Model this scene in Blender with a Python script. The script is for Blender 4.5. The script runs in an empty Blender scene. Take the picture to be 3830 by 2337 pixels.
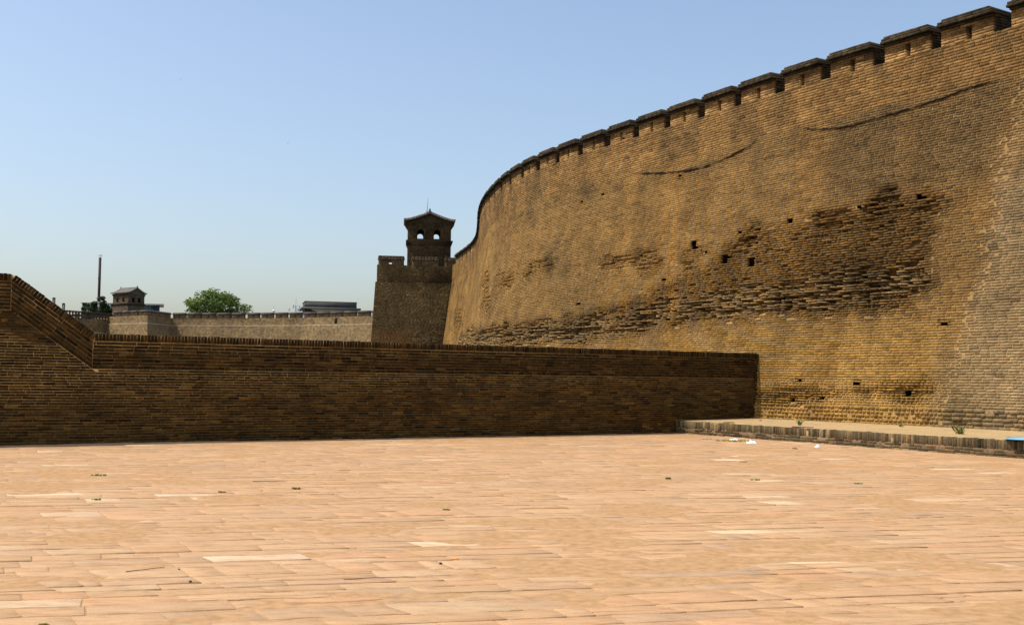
import bpy, bmesh, math, random
import numpy as np
from mathutils import Vector, Matrix

random.seed(11)
rng = np.random.default_rng(11)
scene = bpy.context.scene
COL = scene.collection

# ------------------------------------------------------------------ camera
FPX, IW, IH = 4190.0, 3830.0, 2337.0          # focal length in photograph pixels
PITCH = math.atan((1418 - 1168.5) / FPX)
ROLL = 0.0122
CAMP = np.array([0, 0, 1.6])
_fw = np.array([0, math.cos(PITCH), math.sin(PITCH)])
_r0 = np.array([1.0, 0, 0]); _u0 = np.cross(_r0, _fw)
_R = math.cos(ROLL) * _r0 + math.sin(ROLL) * _u0
_U = math.cos(ROLL) * _u0 - math.sin(ROLL) * _r0
cd = bpy.data.cameras.new('camera')
cam = bpy.data.objects.new('camera', cd); COL.objects.link(cam)
cam.matrix_world = Matrix(((_R[0], _U[0], -_fw[0], 0), (_R[1], _U[1], -_fw[1], 0), (_R[2], _U[2], -_fw[2], 1.6), (0, 0, 0, 1)))
cd.sensor_width = 36.0; cd.lens = 36.0 * FPX / IW
cd.clip_start = 0.1; cd.clip_end = 9000
scene.camera = cam

# ------------------------------------------------------------------ sky, sun, exposure
SUN_EL = math.radians(62)
SUN_AZ = math.atan2(-0.988, -0.13)            # clockwise from +Y
wd = bpy.data.worlds.new('World'); scene.world = wd; wd.use_nodes = True
nt = wd.node_tree
bg = nt.nodes['Background']
sky = nt.nodes.new('ShaderNodeTexSky'); sky.sky_type = 'NISHITA'; sky.sun_disc = False
sky.sun_elevation = SUN_EL; sky.sun_rotation = SUN_AZ
sky.altitude = 0; sky.air_density = 1.03; sky.dust_density = 2.9; sky.ozone_density = 0.9
nt.links.new(sky.outputs[0], bg.inputs[0]); bg.inputs[1].default_value = 0.113
sd = Vector((math.sin(SUN_AZ) * math.cos(SUN_EL), math.cos(SUN_AZ) * math.cos(SUN_EL), math.sin(SUN_EL)))
sl = bpy.data.lights.new('sun', 'SUN'); sl.energy = 2.5; sl.angle = math.radians(0.53); sl.color = (1.0, 0.95, 0.87)
so = bpy.data.objects.new('sun', sl); COL.objects.link(so)
so.rotation_euler = (-sd).to_track_quat('-Z', 'Y').to_euler()
scene.view_settings.view_transform = 'Standard'; scene.view_settings.look = 'None'
scene.view_settings.exposure = 0.8; scene.view_settings.gamma = 1.0
scene.view_settings.use_curve_mapping = False
scene.cycles.sample_clamp_direct = 6.0; scene.cycles.sample_clamp_indirect = 4.0     # no stray white pixels

# ------------------------------------------------------------------ helpers
def hash2(ix, iy, seed):
    h = (ix.astype(np.int64) * 374761393 + iy.astype(np.int64) * 668265263 + seed * 974634777) & 0x7fffffff
    h = ((h ^ (h >> 13)) * 1274126177) & 0x7fffffff
    h = (h ^ (h >> 16)) & 0xffff
    return h / 65535.0
def vnoise(x, y, seed=0):                      # value noise, 0..1
    x = np.asarray(x, float); y = np.asarray(y, float) + 0 * x; x = x + 0 * y
    ix = np.floor(x); iy = np.floor(y); fx = x - ix; fy = y - iy
    fx = fx * fx * (3 - 2 * fx); fy = fy * fy * (3 - 2 * fy)
    a = hash2(ix, iy, seed); b = hash2(ix + 1, iy, seed); c = hash2(ix, iy + 1, seed); d = hash2(ix + 1, iy + 1, seed)
    return (a * (1 - fx) + b * fx) * (1 - fy) + (c * (1 - fx) + d * fx) * fy
def fbm(x, y, seed=0, o=3):
    r = 0; w = 0.5; t = 0
    for k in range(o):
        r = r + w * vnoise(np.asarray(x) * 2 ** k, np.asarray(y) * 2 ** k, seed + 17 * k); t += w; w *= 0.55
    return r / t
def sstep(a, b, x):
    t = np.clip((np.asarray(x, float) - a) / (b - a), 0, 1); return t * t * (3 - 2 * t)
def poly_sd(px, py, poly):                     # signed distance to polygon, negative inside
    px = np.asarray(px, float); py = np.asarray(py, float)
    d = np.full(px.shape, 1e9); ins = np.zeros(px.shape, bool)
    n = len(poly)
    for i in range(n):
        x0, y0 = poly[i]; x1, y1 = poly[(i + 1) % n]
        ex, ey = x1 - x0, y1 - y0
        t = np.clip(((px - x0) * ex + (py - y0) * ey) / (ex * ex + ey * ey), 0, 1)
        d = np.minimum(d, np.hypot(px - x0 - t * ex, py - y0 - t * ey))
        if y0 != y1:
            ins ^= ((y0 > py) != (y1 > py)) & (px < (x1 - x0) * (py - y0) / (y1 - y0) + x0)
    return np.where(ins, -d, d)
def line_d(px, py, pts):
    d = np.full(np.shape(px), 1e9)
    for (x0, y0), (x1, y1) in zip(pts[:-1], pts[1:]):
        ex, ey = x1 - x0, y1 - y0
        t = np.clip(((px - x0) * ex + (py - y0) * ey) / (ex * ex + ey * ey), 0, 1)
        d = np.minimum(d, np.hypot(px - x0 - t * ex, py - y0 - t * ey))
    return d
def in_frame(P, m=0):
    v = P - CAMP; w = v @ _fw
    x = IW / 2 + FPX * (v @ _R) / w; y = IH / 2 - FPX * (v @ _U) / w
    return (w > 0) & (x > -m) & (x < IW + m) & (y > -m) & (y < IH + m)

def raw_mesh(name, V, loops, starts, cols, mat, smooth=False):
    me = bpy.data.meshes.new(name)
    me.vertices.add(len(V)); me.vertices.foreach_set('co', np.asarray(V, np.float32).ravel())
    me.loops.add(len(loops)); me.loops.foreach_set('vertex_index', np.asarray(loops, np.int32))
    me.polygons.add(len(starts)); me.polygons.foreach_set('loop_start', np.asarray(starts, np.int32))
    me.update(calc_edges=True)
    if cols is not None:
        at = me.attributes.new('Col', 'FLOAT_COLOR', 'FACE')
        c = np.ones((len(starts), 4), np.float32); c[:, :3] = cols
        at.data.foreach_set('color', c.ravel())
    if smooth: me.polygons.foreach_set('use_smooth', np.ones(len(starts), bool))
    me.materials.append(mat)
    return me
def quad_mesh(name, V, Q, cols, mat, smooth=False):
    Q = np.asarray(Q, np.int32)
    return raw_mesh(name, V, Q.ravel(), np.arange(len(Q)) * 4, cols, mat, smooth)
class MB:
    """Collects polygons, builds one mesh."""
    def __init__(s): s.v = []; s.l = []; s.st = []; s.c = []
    def face(s, pts, col=(1, 1, 1)):
        b = len(s.v); s.v += [tuple(p) for p in pts]; s.st.append(len(s.l)); s.l += list(range(b, b + len(pts))); s.c.append(tuple(col))
    def faces(s, V, F, col=(1, 1, 1)):
        b = len(s.v); s.v += [tuple(p) for p in V]
        for f in F: s.st.append(len(s.l)); s.l += [b + i for i in f]; s.c.append(tuple(col))
    def box(s, x0, x1, y0, y1, z0, z1, col=(1, 1, 1)):
        V = [(x0, y0, z0), (x1, y0, z0), (x1, y1, z0), (x0, y1, z0), (x0, y0, z1), (x1, y0, z1), (x1, y1, z1), (x0, y1, z1)]
        s.faces(V, HEX, col)
    def hexa(s, V, col=(1, 1, 1)): s.faces(V, HEX, col)
    def prism(s, poly, e, col=(1, 1, 1), cap2=True):   # poly: 3D ring, e: extrusion vector
        n = len(poly); A = [np.asarray(p, float) for p in poly]; B = [p + np.asarray(e, float) for p in A]
        F = [list(range(n))[::-1]] + ([list(range(n, 2 * n))] if cap2 else []) + [[i, (i + 1) % n, n + (i + 1) % n, n + i] for i in range(n)]
        s.faces(A + B, F, col)
    def tube(s, pts, radii, col=(1, 1, 1), n=6, caps=True):
        P = [np.asarray(p, float) for p in pts]; V = []; F = []
        for i, p in enumerate(P):
            t = P[min(i + 1, len(P) - 1)] - P[max(i - 1, 0)]; t = t / (np.linalg.norm(t) + 1e-9)
            a = np.cross(t, (0, 0, 1.0)) if abs(t[2]) < 0.9 else np.cross(t, (1.0, 0, 0)); a /= np.linalg.norm(a); b = np.cross(t, a)
            r = radii[i] if hasattr(radii, '__len__') else radii
            V += [p + r * (math.cos(2 * math.pi * k / n) * a + math.sin(2 * math.pi * k / n) * b) for k in range(n)]
        for i in range(len(P) - 1):
            F += [[i * n + k, i * n + (k + 1) % n, (i + 1) * n + (k + 1) % n, (i + 1) * n + k] for k in range(n)]
        if caps: F += [list(range(n))[::-1], list(range((len(P) - 1) * n, len(P) * n))]
        s.faces(V, F, col)
    def mesh(s, name, mat, smooth=False):
        return raw_mesh(name, np.array(s.v), s.l, s.st, np.array(s.c), mat, smooth)
HEX = [(0, 3, 2, 1), (4, 5, 6, 7), (0, 1, 5, 4), (1, 2, 6, 5), (2, 3, 7, 6), (3, 0, 4, 7)]
def link(name, me, parent=None, kind=None):
    o = bpy.data.objects.new(name, me); COL.objects.link(o)
    if parent is not None: o.parent = parent
    if kind: o['kind'] = kind
    return o
def empty(name, loc=(0, 0, 0), rz=0.0):
    o = bpy.data.objects.new(name, None); COL.objects.link(o); o.location = loc; o.rotation_euler = (0, 0, rz); o.empty_display_size = 0.2
    return o
def tag(o, label, cat, group=None):
    o['label'] = label; o['category'] = cat
    if group: o['group'] = group
    return o

# ------------------------------------------------------------------ materials
def new_mat(name, rough=0.9, spec=0.2):
    m = bpy.data.materials.new(name); m.use_nodes = True
    b = m.node_tree.nodes['Principled BSDF']; b.inputs['Roughness'].default_value = rough
    b.inputs['Specular IOR Level'].default_value = spec
    return m, m.node_tree, b
def N(t, kind, **kw):
    n = t.nodes.new(kind)
    for k, v in kw.items(): setattr(n, k, v)
    return n
def mix(t, a, b, fac, blend='MIX'):
    n = t.nodes.new('ShaderNodeMix'); n.data_type = 'RGBA'; n.blend_type = blend
    for sock, val in ((n.inputs[0], fac), (n.inputs[6], a), (n.inputs[7], b)):
        if isinstance(val, bpy.types.NodeSocket): t.links.new(val, sock)
        elif isinstance(val, (int, float)): sock.default_value = val
        else: sock.default_value = (*val, 1) if len(val) == 3 else val
    return n.outputs[2]
def noise(t, scale, detail=3.0, rough=0.55, vec=None):
    n = t.nodes.new('ShaderNodeTexNoise'); n.inputs['Scale'].default_value = scale; n.inputs['Detail'].default_value = detail
    n.inputs['Roughness'].default_value = rough
    if vec is not None: t.links.new(vec, n.inputs['Vector'])
    return n.outputs['Fac']
def ramp(t, fac, stops):
    n = t.nodes.new('ShaderNodeValToRGB'); e = n.color_ramp.elements
    while len(e) < len(stops): e.new(0.5)
    for k, (p, c) in enumerate(stops): e[k].position = p; e[k].color = (*c, 1) if len(c) == 3 else c
    t.links.new(fac, n.inputs[0]); return n.outputs[0]
def bump(t, b, h, strength, dist):
    n = t.nodes.new('ShaderNodeBump'); n.inputs['Strength'].default_value = strength; n.inputs['Distance'].default_value = dist
    t.links.new(h, n.inputs['Height']); t.links.new(n.outputs[0], b.inputs['Normal'])

def masonry_material():                        # colour of each piece from its attribute, plus grain and wear
    m, t, b = new_mat('masonry', 0.93, 0.15)
    a = N(t, 'ShaderNodeAttribute', attribute_name='Col')
    g = N(t, 'ShaderNodeNewGeometry'); pos = g.outputs['Position']
    n1 = noise(t, 1.1, 4, 0.6, pos); n2 = noise(t, 14, 4, 0.65, pos); n3 = noise(t, 70, 2, 0.6, pos)
    c = mix(t, a.outputs['Color'], ramp(t, n1, [(0.3, (0.72, 0.70, 0.68)), (0.7, (1.25, 1.22, 1.18))]), 1.0, 'MULTIPLY')
    c = mix(t, c, ramp(t, n2, [(0.28, (0.55, 0.54, 0.52)), (0.5, (1, 1, 1)), (0.75, (1.35, 1.33, 1.28))]), 0.8, 'MULTIPLY')
    c = mix(t, c, ramp(t, n3, [(0.3, (0.75, 0.75, 0.75)), (0.7, (1.2, 1.2, 1.2))]), 0.7, 'MULTIPLY')
    t.links.new(c, b.inputs['Base Color'])
    bump(t, b, n2, 0.5, 0.012)
    return m
M_MAS = masonry_material()
def plain(name, col, rough=0.8, var=0.25, scale=3.0, spec=0.3, metal=0.0):
    m, t, b = new_mat(name, rough, spec); b.inputs['Metallic'].default_value = metal
    g = N(t, 'ShaderNodeNewGeometry')
    n1 = noise(t, scale, 4, 0.6, g.outputs['Position'])
    lo = tuple(x * (1 - var) for x in col); hi = tuple(min(1, x * (1 + var)) for x in col)
    t.links.new(ramp(t, n1, [(0.3, lo), (0.7, hi)]), b.inputs['Base Color'])
    return m
def paving_material():
    m, t, b = new_mat('paving_stone', 0.85, 0.25)
    a = N(t, 'ShaderNodeAttribute', attribute_name='Col')
    g = N(t, 'ShaderNodeNewGeometry'); pos = g.outputs['Position']
    mp = N(t, 'ShaderNodeMapping'); mp.inputs['Rotation'].default_value = (0, 0, math.radians(-14)); mp.inputs['Scale'].default_value = (0.35, 1.0, 1.0)
    t.links.new(pos, mp.inputs['Vector']); v2 = mp.outputs[0]
    dust = noise(t, 0.9, 5, 0.62, v2); fine = noise(t, 9, 5, 0.7, v2); grain = noise(t, 60, 3, 0.6, pos); spots = noise(t, 26, 2, 0.5, pos)
    c = mix(t, a.outputs['Color'], (0.440, 0.266, 0.137), ramp(t, dust, [(0.34, (0.15, 0.15, 0.15)), (0.62, (0.85, 0.85, 0.85))]))
    c = mix(t, c, ramp(t, fine, [(0.28, (0.74, 0.70, 0.66)), (0.50, (1, 1, 1)), (0.75, (1.2, 1.19, 1.16))]), 1.0, 'MULTIPLY')
    c = mix(t, c, ramp(t, grain, [(0.3, (0.88, 0.86, 0.84)), (0.7, (1.08, 1.08, 1.08))]), 0.8, 'MULTIPLY')
    mp2 = N(t, 'ShaderNodeMapping'); mp2.inputs['Rotation'].default_value = (0, 0, math.radians(-14)); mp2.inputs['Scale'].default_value = (1.6, 11.0, 1.0); t.links.new(pos, mp2.inputs['Vector'])
    streak = noise(t, 1.5, 5, 0.7, mp2.outputs[0])
    c = mix(t, c, (0.24, 0.135, 0.06), ramp(t, streak, [(0.63, (0, 0, 0)), (0.70, (0.55, 0.55, 0.55))]))
    c = mix(t, c, (0.56, 0.40, 0.25), ramp(t, streak, [(0.28, (0.5, 0.5, 0.5)), (0.36, (0, 0, 0))]))
    c = mix(t, c, (0.25, 0.14, 0.07), ramp(t, spots, [(0.68, (0, 0, 0)), (0.75, (0.5, 0.5, 0.5))]))
    t.links.new(c, b.inputs['Base Color'])
    bump(t, b, fine, 0.6, 0.012)
    return m
M_PAV = paving_material()
M_JOINT = plain('joint_dirt', (0.37, 0.22, 0.105), 0.95, 0.22, 9.0, 0.1)
M_EARTH = plain('earth', (0.13, 0.092, 0.058), 0.95, 0.25, 0.05, 0.1)
def dusty_top_material():
    m, t, b = new_mat('dusty_brick_top', 0.93, 0.12)
    g = N(t, 'ShaderNodeNewGeometry'); pos = g.outputs['Position']
    mp = N(t, 'ShaderNodeMapping'); mp.inputs['Rotation'].default_value = (0, 0, math.radians(59.3)); t.links.new(pos, mp.inputs['Vector'])
    br = N(t, 'ShaderNodeTexBrick'); br.inputs['Scale'].default_value = 1.0
    br.inputs['Brick Width'].default_value = 0.29; br.inputs['Row Height'].default_value = 0.145; br.inputs['Mortar Size'].default_value = 0.008
    br.inputs['Color1'].default_value = (0.33, 0.235, 0.135, 1); br.inputs['Color2'].default_value = (0.24, 0.175, 0.105, 1); br.inputs['Mortar'].default_value = (0.35, 0.245, 0.14, 1)
    t.links.new(mp.outputs[0], br.inputs['Vector'])
    d = noise(t, 1.6, 5, 0.65, pos); f = noise(t, 22, 4, 0.7, pos)
    c = mix(t, br.outputs['Color'], (0.44, 0.305, 0.145), ramp(t, d, [(0.34, (0.35, 0.35, 0.35)), (0.6, (1, 1, 1))]))
    c = mix(t, c, ramp(t, f, [(0.3, (0.72, 0.70, 0.67)), (0.7, (1.15, 1.15, 1.15))]), 0.9, 'MULTIPLY')
    t.links.new(c, b.inputs['Base Color']); bump(t, b, f, 0.5, 0.015)
    return m
M_PTOP = dusty_top_material()
def far_masonry(name, c1, c2, mortar):
    m, t, b = new_mat(name, 0.95, 0.1)
    uv = N(t, 'ShaderNodeUVMap'); g = N(t, 'ShaderNodeNewGeometry'); pos = g.outputs['Position']
    br = N(t, 'ShaderNodeTexBrick'); br.inputs['Scale'].default_value = 1.0
    br.inputs['Brick Width'].default_value = 0.42; br.inputs['Row Height'].default_value = 0.15; br.inputs['Mortar Size'].default_value = 0.018; br.inputs['Bias'].default_value = -0.1
    br.inputs['Color1'].default_value = (*c1, 1); br.inputs['Color2'].default_value = (*c2, 1); br.inputs['Mortar'].default_value = (*mortar, 1)
    t.links.new(uv.outputs[0], br.inputs['Vector'])
    n1 = noise(t, 0.25, 5, 0.65, pos); n2 = noise(t, 2.2, 4, 0.7, pos)
    c = mix(t, br.outputs['Color'], ramp(t, n1, [(0.3, (0.72, 0.72, 0.74)), (0.7, (1.2, 1.17, 1.1))]), 1.0, 'MULTIPLY')
    c = mix(t, c, ramp(t, n2, [(0.34, (0.5, 0.5, 0.52)), (0.66, (1.4, 1.38, 1.3))]), 0.9, 'MULTIPLY')
    t.links.new(c, b.inputs['Base Color']); bump(t, b, n2, 0.5, 0.06)
    return m
M_FAR = far_masonry('far_brick', (0.285, 0.200, 0.096), (0.175, 0.128, 0.068), (0.30, 0.215, 0.115))
M_TILE = plain('grey_roof_tile', (0.20, 0.185, 0.16), 0.8, 0.35, 5.0, 0.2)
M_DARKIN = plain('dark_interior', (0.03, 0.024, 0.018), 0.95, 0.3, 4.0, 0.05)

# ================================================================== GROUND
me = quad_mesh('ground', [(-4000, -300, -0.12), (4000, -300, -0.12), (4000, 6000, -0.12), (-4000, 6000, -0.12)], [(0, 1, 2, 3)], None, M_EARTH)
g_ = link('ground', me, None, 'structure'); g_['label'] = 'dusty earth ground behind the walls'

# low wall line and platform line (plan)
LW0 = np.array([-11.23, 24.80]); LWD = np.array([0.8556, 0.5177]); LWN = np.array([0.5177, -0.8556])
PE0 = np.array([5.14, 34.62]); PED = np.array([0.5110, -0.8596]); PEN = np.array([-0.8596, -0.5110])

# ------------------------------------------------------------------ paving
ROWA = math.radians(14.0); CROSSA = math.radians(29.0)
E1 = np.array([math.cos(ROWA), math.sin(ROWA)]); N1 = np.array([-math.sin(ROWA), math.cos(ROWA)])
SKEW = math.tan(CROSSA - ROWA)                 # cross joints lean off the rows
PAL = [((0.415, 0.255, 0.128), 32), ((0.430, 0.272, 0.140), 24), ((0.370, 0.242, 0.136), 18), ((0.440, 0.243, 0.118), 12), ((0.320, 0.222, 0.140), 7), ((0.465, 0.322, 0.182), 9), ((0.60, 0.50, 0.31), 1)]
PW = np.array([w for _, w in PAL], float); PW /= PW.sum()
pave_root = empty('pavement', (0, 0, 0)); pave_root['kind'] = 'structure'
pave_root['label'] = 'worn paving of long pinkish stone slabs in front of the walls'
gx, gy = np.arange(-21, 21.01, 0.14), np.arange(1.0, 40.01, 0.14)
GX, GY = np.meshgrid(gx, gy, indexing='ij'); _a = GX.ravel() * E1[0] + GY.ravel() * E1[1]; _b = GX.ravel() * N1[0] + GY.ravel() * N1[1]
GZ_ = -0.0075 + 0.0105 * sstep(0.42, 0.64, fbm(_a * 0.8, _b * 1.7, 91, 4)) + 0.002 * (fbm(_a * 4, _b * 4, 92, 2) - .5)
_n = len(gy); I, K = np.meshgrid(np.arange(len(gx) - 1), np.arange(_n - 1), indexing='ij'); base = (I * _n + K).ravel()
me = quad_mesh('joint_bed', np.c_[GX.ravel(), GY.ravel(), GZ_], np.stack([base, base + _n, base + _n + 1, base + 1], 1), None, M_JOINT, True)
link('joint_bed', me, pave_root)                # blown dust: fills the joints, buries the lowest slab edges
slabs = []                                     # (polygon pts, z params, colour, centre, size)
def add_slab(lo, hi, rr):                      # lo, hi: lists of (a, b) along the near and far side
    pts = lo + hi[::-1]
    P = np.array([a * E1 + b * N1 for a, b in pts])
    c = P.mean(0)
    if (c - LW0) @ LWN < -0.25 or ((c - PE0) @ PEN < -0.25 and (c - PE0) @ PED > -1.0): return
    if c[1] < 1.5 or abs(c[0]) > 21: return
    slabs.append((P, c, rr))
b = -8.0; j = 0
while b < 46:
    h = random.choice((0.24, 0.28, 0.31, 0.35, 0.42)) * random.uniform(0.92, 1.08)
    a = -24 + random.uniform(-1, 0)
    def wob(aa, jj): return 0.09 * (float(vnoise(aa * 0.35, jj * 5.37, 3)) - 0.5) + 0.02 * (float(vnoise(aa * 1.7, jj * 3.1, 4)) - 0.5)
    end = [a, a]
    while a < 34:
        L = random.choice((0.4, 0.5, 0.65, 0.75, 0.9, 1.1)) * random.uniform(0.85, 1.15)
        a2 = a + L
        cen = (a + L / 2 - SKEW * b) * E1 + b * N1
        j0 = random.uniform(-0.05, 0.05)
        e0 = end; e1 = [a2 + random.uniform(-0.03, 0.03), a2 + j0]
        end = e1
        if -22 < cen[0] < 22 and 1 < cen[1] < 40:
            ng = 0.004 + random.random() * 0.004
            K = 6 if cen[1] < 22 else 3
            lo, hi = [], []
            jit = 0.014 if random.random() < 0.6 else 0.04
            for k in range(K + 1):
                f = k / K
                al = e0[0] + ng + (e1[0] - e0[0] - 2 * ng) * f; ah = e0[1] + ng + (e1[1] - e0[1] - 2 * ng) * f
                lo.append((al - SKEW * b, b + ng + wob(al, j) + random.uniform(0, jit) * (1 if 0 < k < K else 0.6)))
                hi.append((ah - SKEW * (b + h), b + h - ng + wob(ah, j + 1) - random.uniform(0, jit) * (1 if 0 < k < K else 0.6)))
            if random.random() < 0.14 and K == 6:            # slab broken lengthwise
                f0 = random.uniform(0.25, 0.75); f1 = random.uniform(0.25, 0.75); am = random.uniform(-0.2, 0.2)
                mid = [(l[0] + (h_[0] - l[0]) * ff, l[1] + (h_[1] - l[1]) * ff) for l, h_, ff in
                       ((lo[k], hi[k], min(0.92, max(0.08, f0 + (f1 - f0) * k / K + am * math.sin(math.pi * k / K) + random.uniform(-.05, .05)))) for k in range(K + 1))]
                rr = random.random()
                add_slab(lo, [(x, y - 0.004) for x, y in mid], rr); add_slab([(x, y + 0.004) for x, y in mid], hi, rr)
            elif random.random() < 0.16 and K == 6:          # broken across
                kk = random.choice((2, 3, 4)); rr = random.random()
                add_slab(lo[:kk] + [(lo[kk][0] - 0.003, lo[kk][1])], hi[:kk] + [(hi[kk][0] - 0.003, hi[kk][1])], rr)
                add_slab([(lo[kk][0] + 0.003, lo[kk][1])] + lo[kk + 1:], [(hi[kk][0] + 0.003, hi[kk][1])] + hi[kk + 1:], rr)
            else:
                add_slab(lo, hi, random.random())
        a = a2
    b += h; j += 1
WHITE = [(-2.43, 9.92, 1.0), (-4.88, 12.85, .8), (-4.29, 12.3, .9), (-4.3, 15.05, .7), (-0.81, 11.2, .6), (3.69, 9.92, .6), (-5.32, 14.44, .6), (-6.2, 15.07, .8), (-1.57, 11.99, .55), (-3.12, 7.85, .45), (-1.59, 23.17, .8), (4.66, 23.31, .9), (6.64, 23.89, .8), (-9.5, 23.4, .8), (-7.2, 24.6, .7), (-4.0, 25.8, .8), (-2.4, 27.0, .8), (0.4, 26.6, .7), (2.6, 27.6, .6), (5.0, 19.9, .5), (2.3, 21.5, .6), (3.4, 16.0, .5), (-8.0, 22.0, .7), (-6.0, 26.0, .6)]
white_of = {}
for wx, wy, wv in WHITE:
    k = min(range(len(slabs)), key=lambda q: (slabs[q][1][0] - wx) ** 2 + 6 * (slabs[q][1][1] - wy) ** 2 + (0.3 if len(slabs[q][0]) < 12 else 0))
    white_of[k] = wv
def slab_geo(k):
    P, c, rr = slabs[k]
    col = np.array(PAL[int(np.searchsorted(np.cumsum(PW), rr * 0.9999))][0]) * random.uniform(0.92, 1.08)
    if k in white_of: col = col * (1 - white_of[k]) + np.array((0.68, 0.58, 0.41)) * white_of[k]
    z0 = random.gauss(0, 0.0020); tx, ty = random.gauss(0, 0.003), random.gauss(0, 0.007)
    Q = P - c; n = len(P)
    zt = z0 + tx * Q[:, 0] + ty * Q[:, 1]
    zt = np.clip(zt, -0.005, 0.008)
    r = np.maximum(np.hypot(Q[:, 0], Q[:, 1]), 1e-6)[:, None]
    I = P - Q / r * 0.007
    V = np.vstack([np.c_[I, zt], np.c_[P, zt - 0.0035], np.c_[P, np.full(n, -0.06)]])
    F = [list(range(n))] + [[i, n + i, n + (i + 1) % n, (i + 1) % n] for i in range(n)] + [[n + i, 2 * n + i, 2 * n + (i + 1) % n, n + (i + 1) % n] for i in range(n)]
    return V, F, col
ctr = np.array([np.r_[s[1], 0] for s in slabs])
area = np.array([0.5 * abs(np.dot(s[0][:, 0], np.roll(s[0][:, 1], 1)) - np.dot(s[0][:, 1], np.roll(s[0][:, 0], 1))) for s in slabs])
score = np.where(in_frame(ctr), area / np.maximum(ctr[:, 1], 1) ** 3, 0)
big = set(np.argsort(-score)[:300].tolist())
rest = MB()
for k in range(len(slabs)):
    V, F, col = slab_geo(k)
    if k in big:
        mb = MB(); mb.faces(V, F, col); link('paving_slab', mb.mesh('paving_slab', M_PAV), pave_root)
    else: rest.faces(V, F, col)
link('paving_beyond', rest.mesh('paving_beyond', M_PAV), pave_root, 'stuff')

# ================================================================== LOW BRICK WALL
def lw(s, z, d):                               # point on the low wall: s along, z up, d out of the face
    p = LW0 + LWD * s + LWN * d
    return (p[0], p[1], z)
def lw_bat(z): return -0.03 * z                # slight batter
def clip(poly, nx, ny, c):                     # keep nx*x+ny*y <= c
    out = []
    for i in range(len(poly)):
        p, q = poly[i], poly[(i + 1) % len(poly)]
        dp, dq = nx * p[0] + ny * p[1] - c, nx * q[0] + ny * q[1] - c
        if dp <= 0: out.append(p)
        if (dp < 0 < dq) or (dq < 0 < dp):
            t = dp / (dp - dq); out.append((p[0] + t * (q[0] - p[0]), p[1] + t * (q[1] - p[1])))
    return out
def parea(p): return 0.5 * abs(sum(p[i][0] * p[(i + 1) % len(p)][1] - p[(i + 1) % len(p)][0] * p[i][1] for i in range(len(p))))
def brick_geo(poly, fn, d, back, ch=0.006):    # fn(s,z,d) -> xyz
    cx = sum(p[0] for p in poly) / len(poly); cz = sum(p[1] for p in poly) / len(poly)
    n = len(poly); V = []
    for x, z in poly:
        l = math.hypot(x - cx, z - cz) + 1e-6; f = max(0, 1 - ch * 1.6 / l)
        V.append(fn(cx + (x - cx) * f, cz + (z - cz) * f, d))
    V += [fn(x, z, d - ch) for x, z in poly] + [fn(x, z, back) for x, z in poly]
    F = [list(range(n))[::-1]] + [[i, (i + 1) % n, n + (i + 1) % n, n + i] for i in range(n)] + [[n + i, n + (i + 1) % n, 2 * n + (i + 1) % n, 2 * n + i] for i in range(n)]
    return V, F
SL0, SL1, ZL0, ZL1 = 0.12, 1.89, 3.00, 1.72    # ramp of the parapet: top-left and bottom-right of its lower edge
TH = math.atan2(ZL1 - ZL0, SL1 - SL0)          # slope (negative)
LWE = 23.6                                     # right end, run into the big wall
low = []                                       # (V, F, col, centre)
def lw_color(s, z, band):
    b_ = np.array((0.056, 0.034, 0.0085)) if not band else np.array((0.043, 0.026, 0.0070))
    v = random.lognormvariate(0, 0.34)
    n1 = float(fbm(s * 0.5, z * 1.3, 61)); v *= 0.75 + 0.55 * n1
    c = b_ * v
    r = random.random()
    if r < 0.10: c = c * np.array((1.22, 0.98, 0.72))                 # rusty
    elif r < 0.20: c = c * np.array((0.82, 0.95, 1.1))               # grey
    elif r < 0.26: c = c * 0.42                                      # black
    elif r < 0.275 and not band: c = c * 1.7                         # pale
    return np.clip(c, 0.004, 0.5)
def courses(region_fn, x0, x1, z0, z1, th, h, L, band, fnb, gap=0.0095, depth=0.006):
    ct, st = math.cos(th), math.sin(th)
    nrow = int(round((z1 - z0) / h)); h = (z1 - z0) / nrow
    for r in range(nrow):
        u = x0 - random.random() * L
        hdr = random.random() < 0.10
        while u < x1:
            l = (L * 0.5 if (hdr or random.random() < 0.14) else L) * random.uniform(0.92, 1.08)
            zz = z0 + r * h
            jt = [random.gauss(0, 0.0022) for _ in range(8)]
            gv = gap * .6; q = [(u + gv / 2 + jt[0], zz + gap / 2 + jt[1]), (u + l - gv / 2 + jt[2], zz + gap / 2 + jt[3]), (u + l - gv / 2 + jt[4], zz + h - gap / 2 + jt[5]), (u + gv / 2 + jt[6], zz + h - gap / 2 + jt[7])]
            q = [(x * ct - y * st, x * st + y * ct) for x, y in q]
            q = region_fn(q)
            if len(q) >= 3 and parea(q) > 0.0009:
                cx = sum(p[0] for p in q) / len(q); cz = sum(p[1] for p in q) / len(q)
                if th == 0: q = [(x, z + 0.012 * (float(vnoise(x * 0.5, z * 0.8, 8)) - 0.5)) for x, z in q]
                if True:
                    d = depth + abs(random.gauss(0, 0.003))
                    V, F = brick_geo(q, fnb, d, -0.04, 0.005)
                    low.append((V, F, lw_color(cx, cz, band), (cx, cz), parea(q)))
            u += l
def up(z): return lambda q: clip(q, 0, 1, z)
slope_n = (-math.sin(TH), math.cos(TH))
def reg_lower(q):
    cx = sum(p[0] for p in q) / 4
    if cx < SL0: return clip(q, 0, 1, ZL0 - 0.004)
    if cx < SL1: return clip(q, slope_n[0], slope_n[1], slope_n[0] * SL1 + slope_n[1] * ZL1 - 0.006)
    return clip(q, 0, 1, ZL1 - 0.004)
SETB = -0.105                                  # upper band set back behind the lower face
BH, CH = 0.64, 0.175                           # band height, coping height
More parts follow.
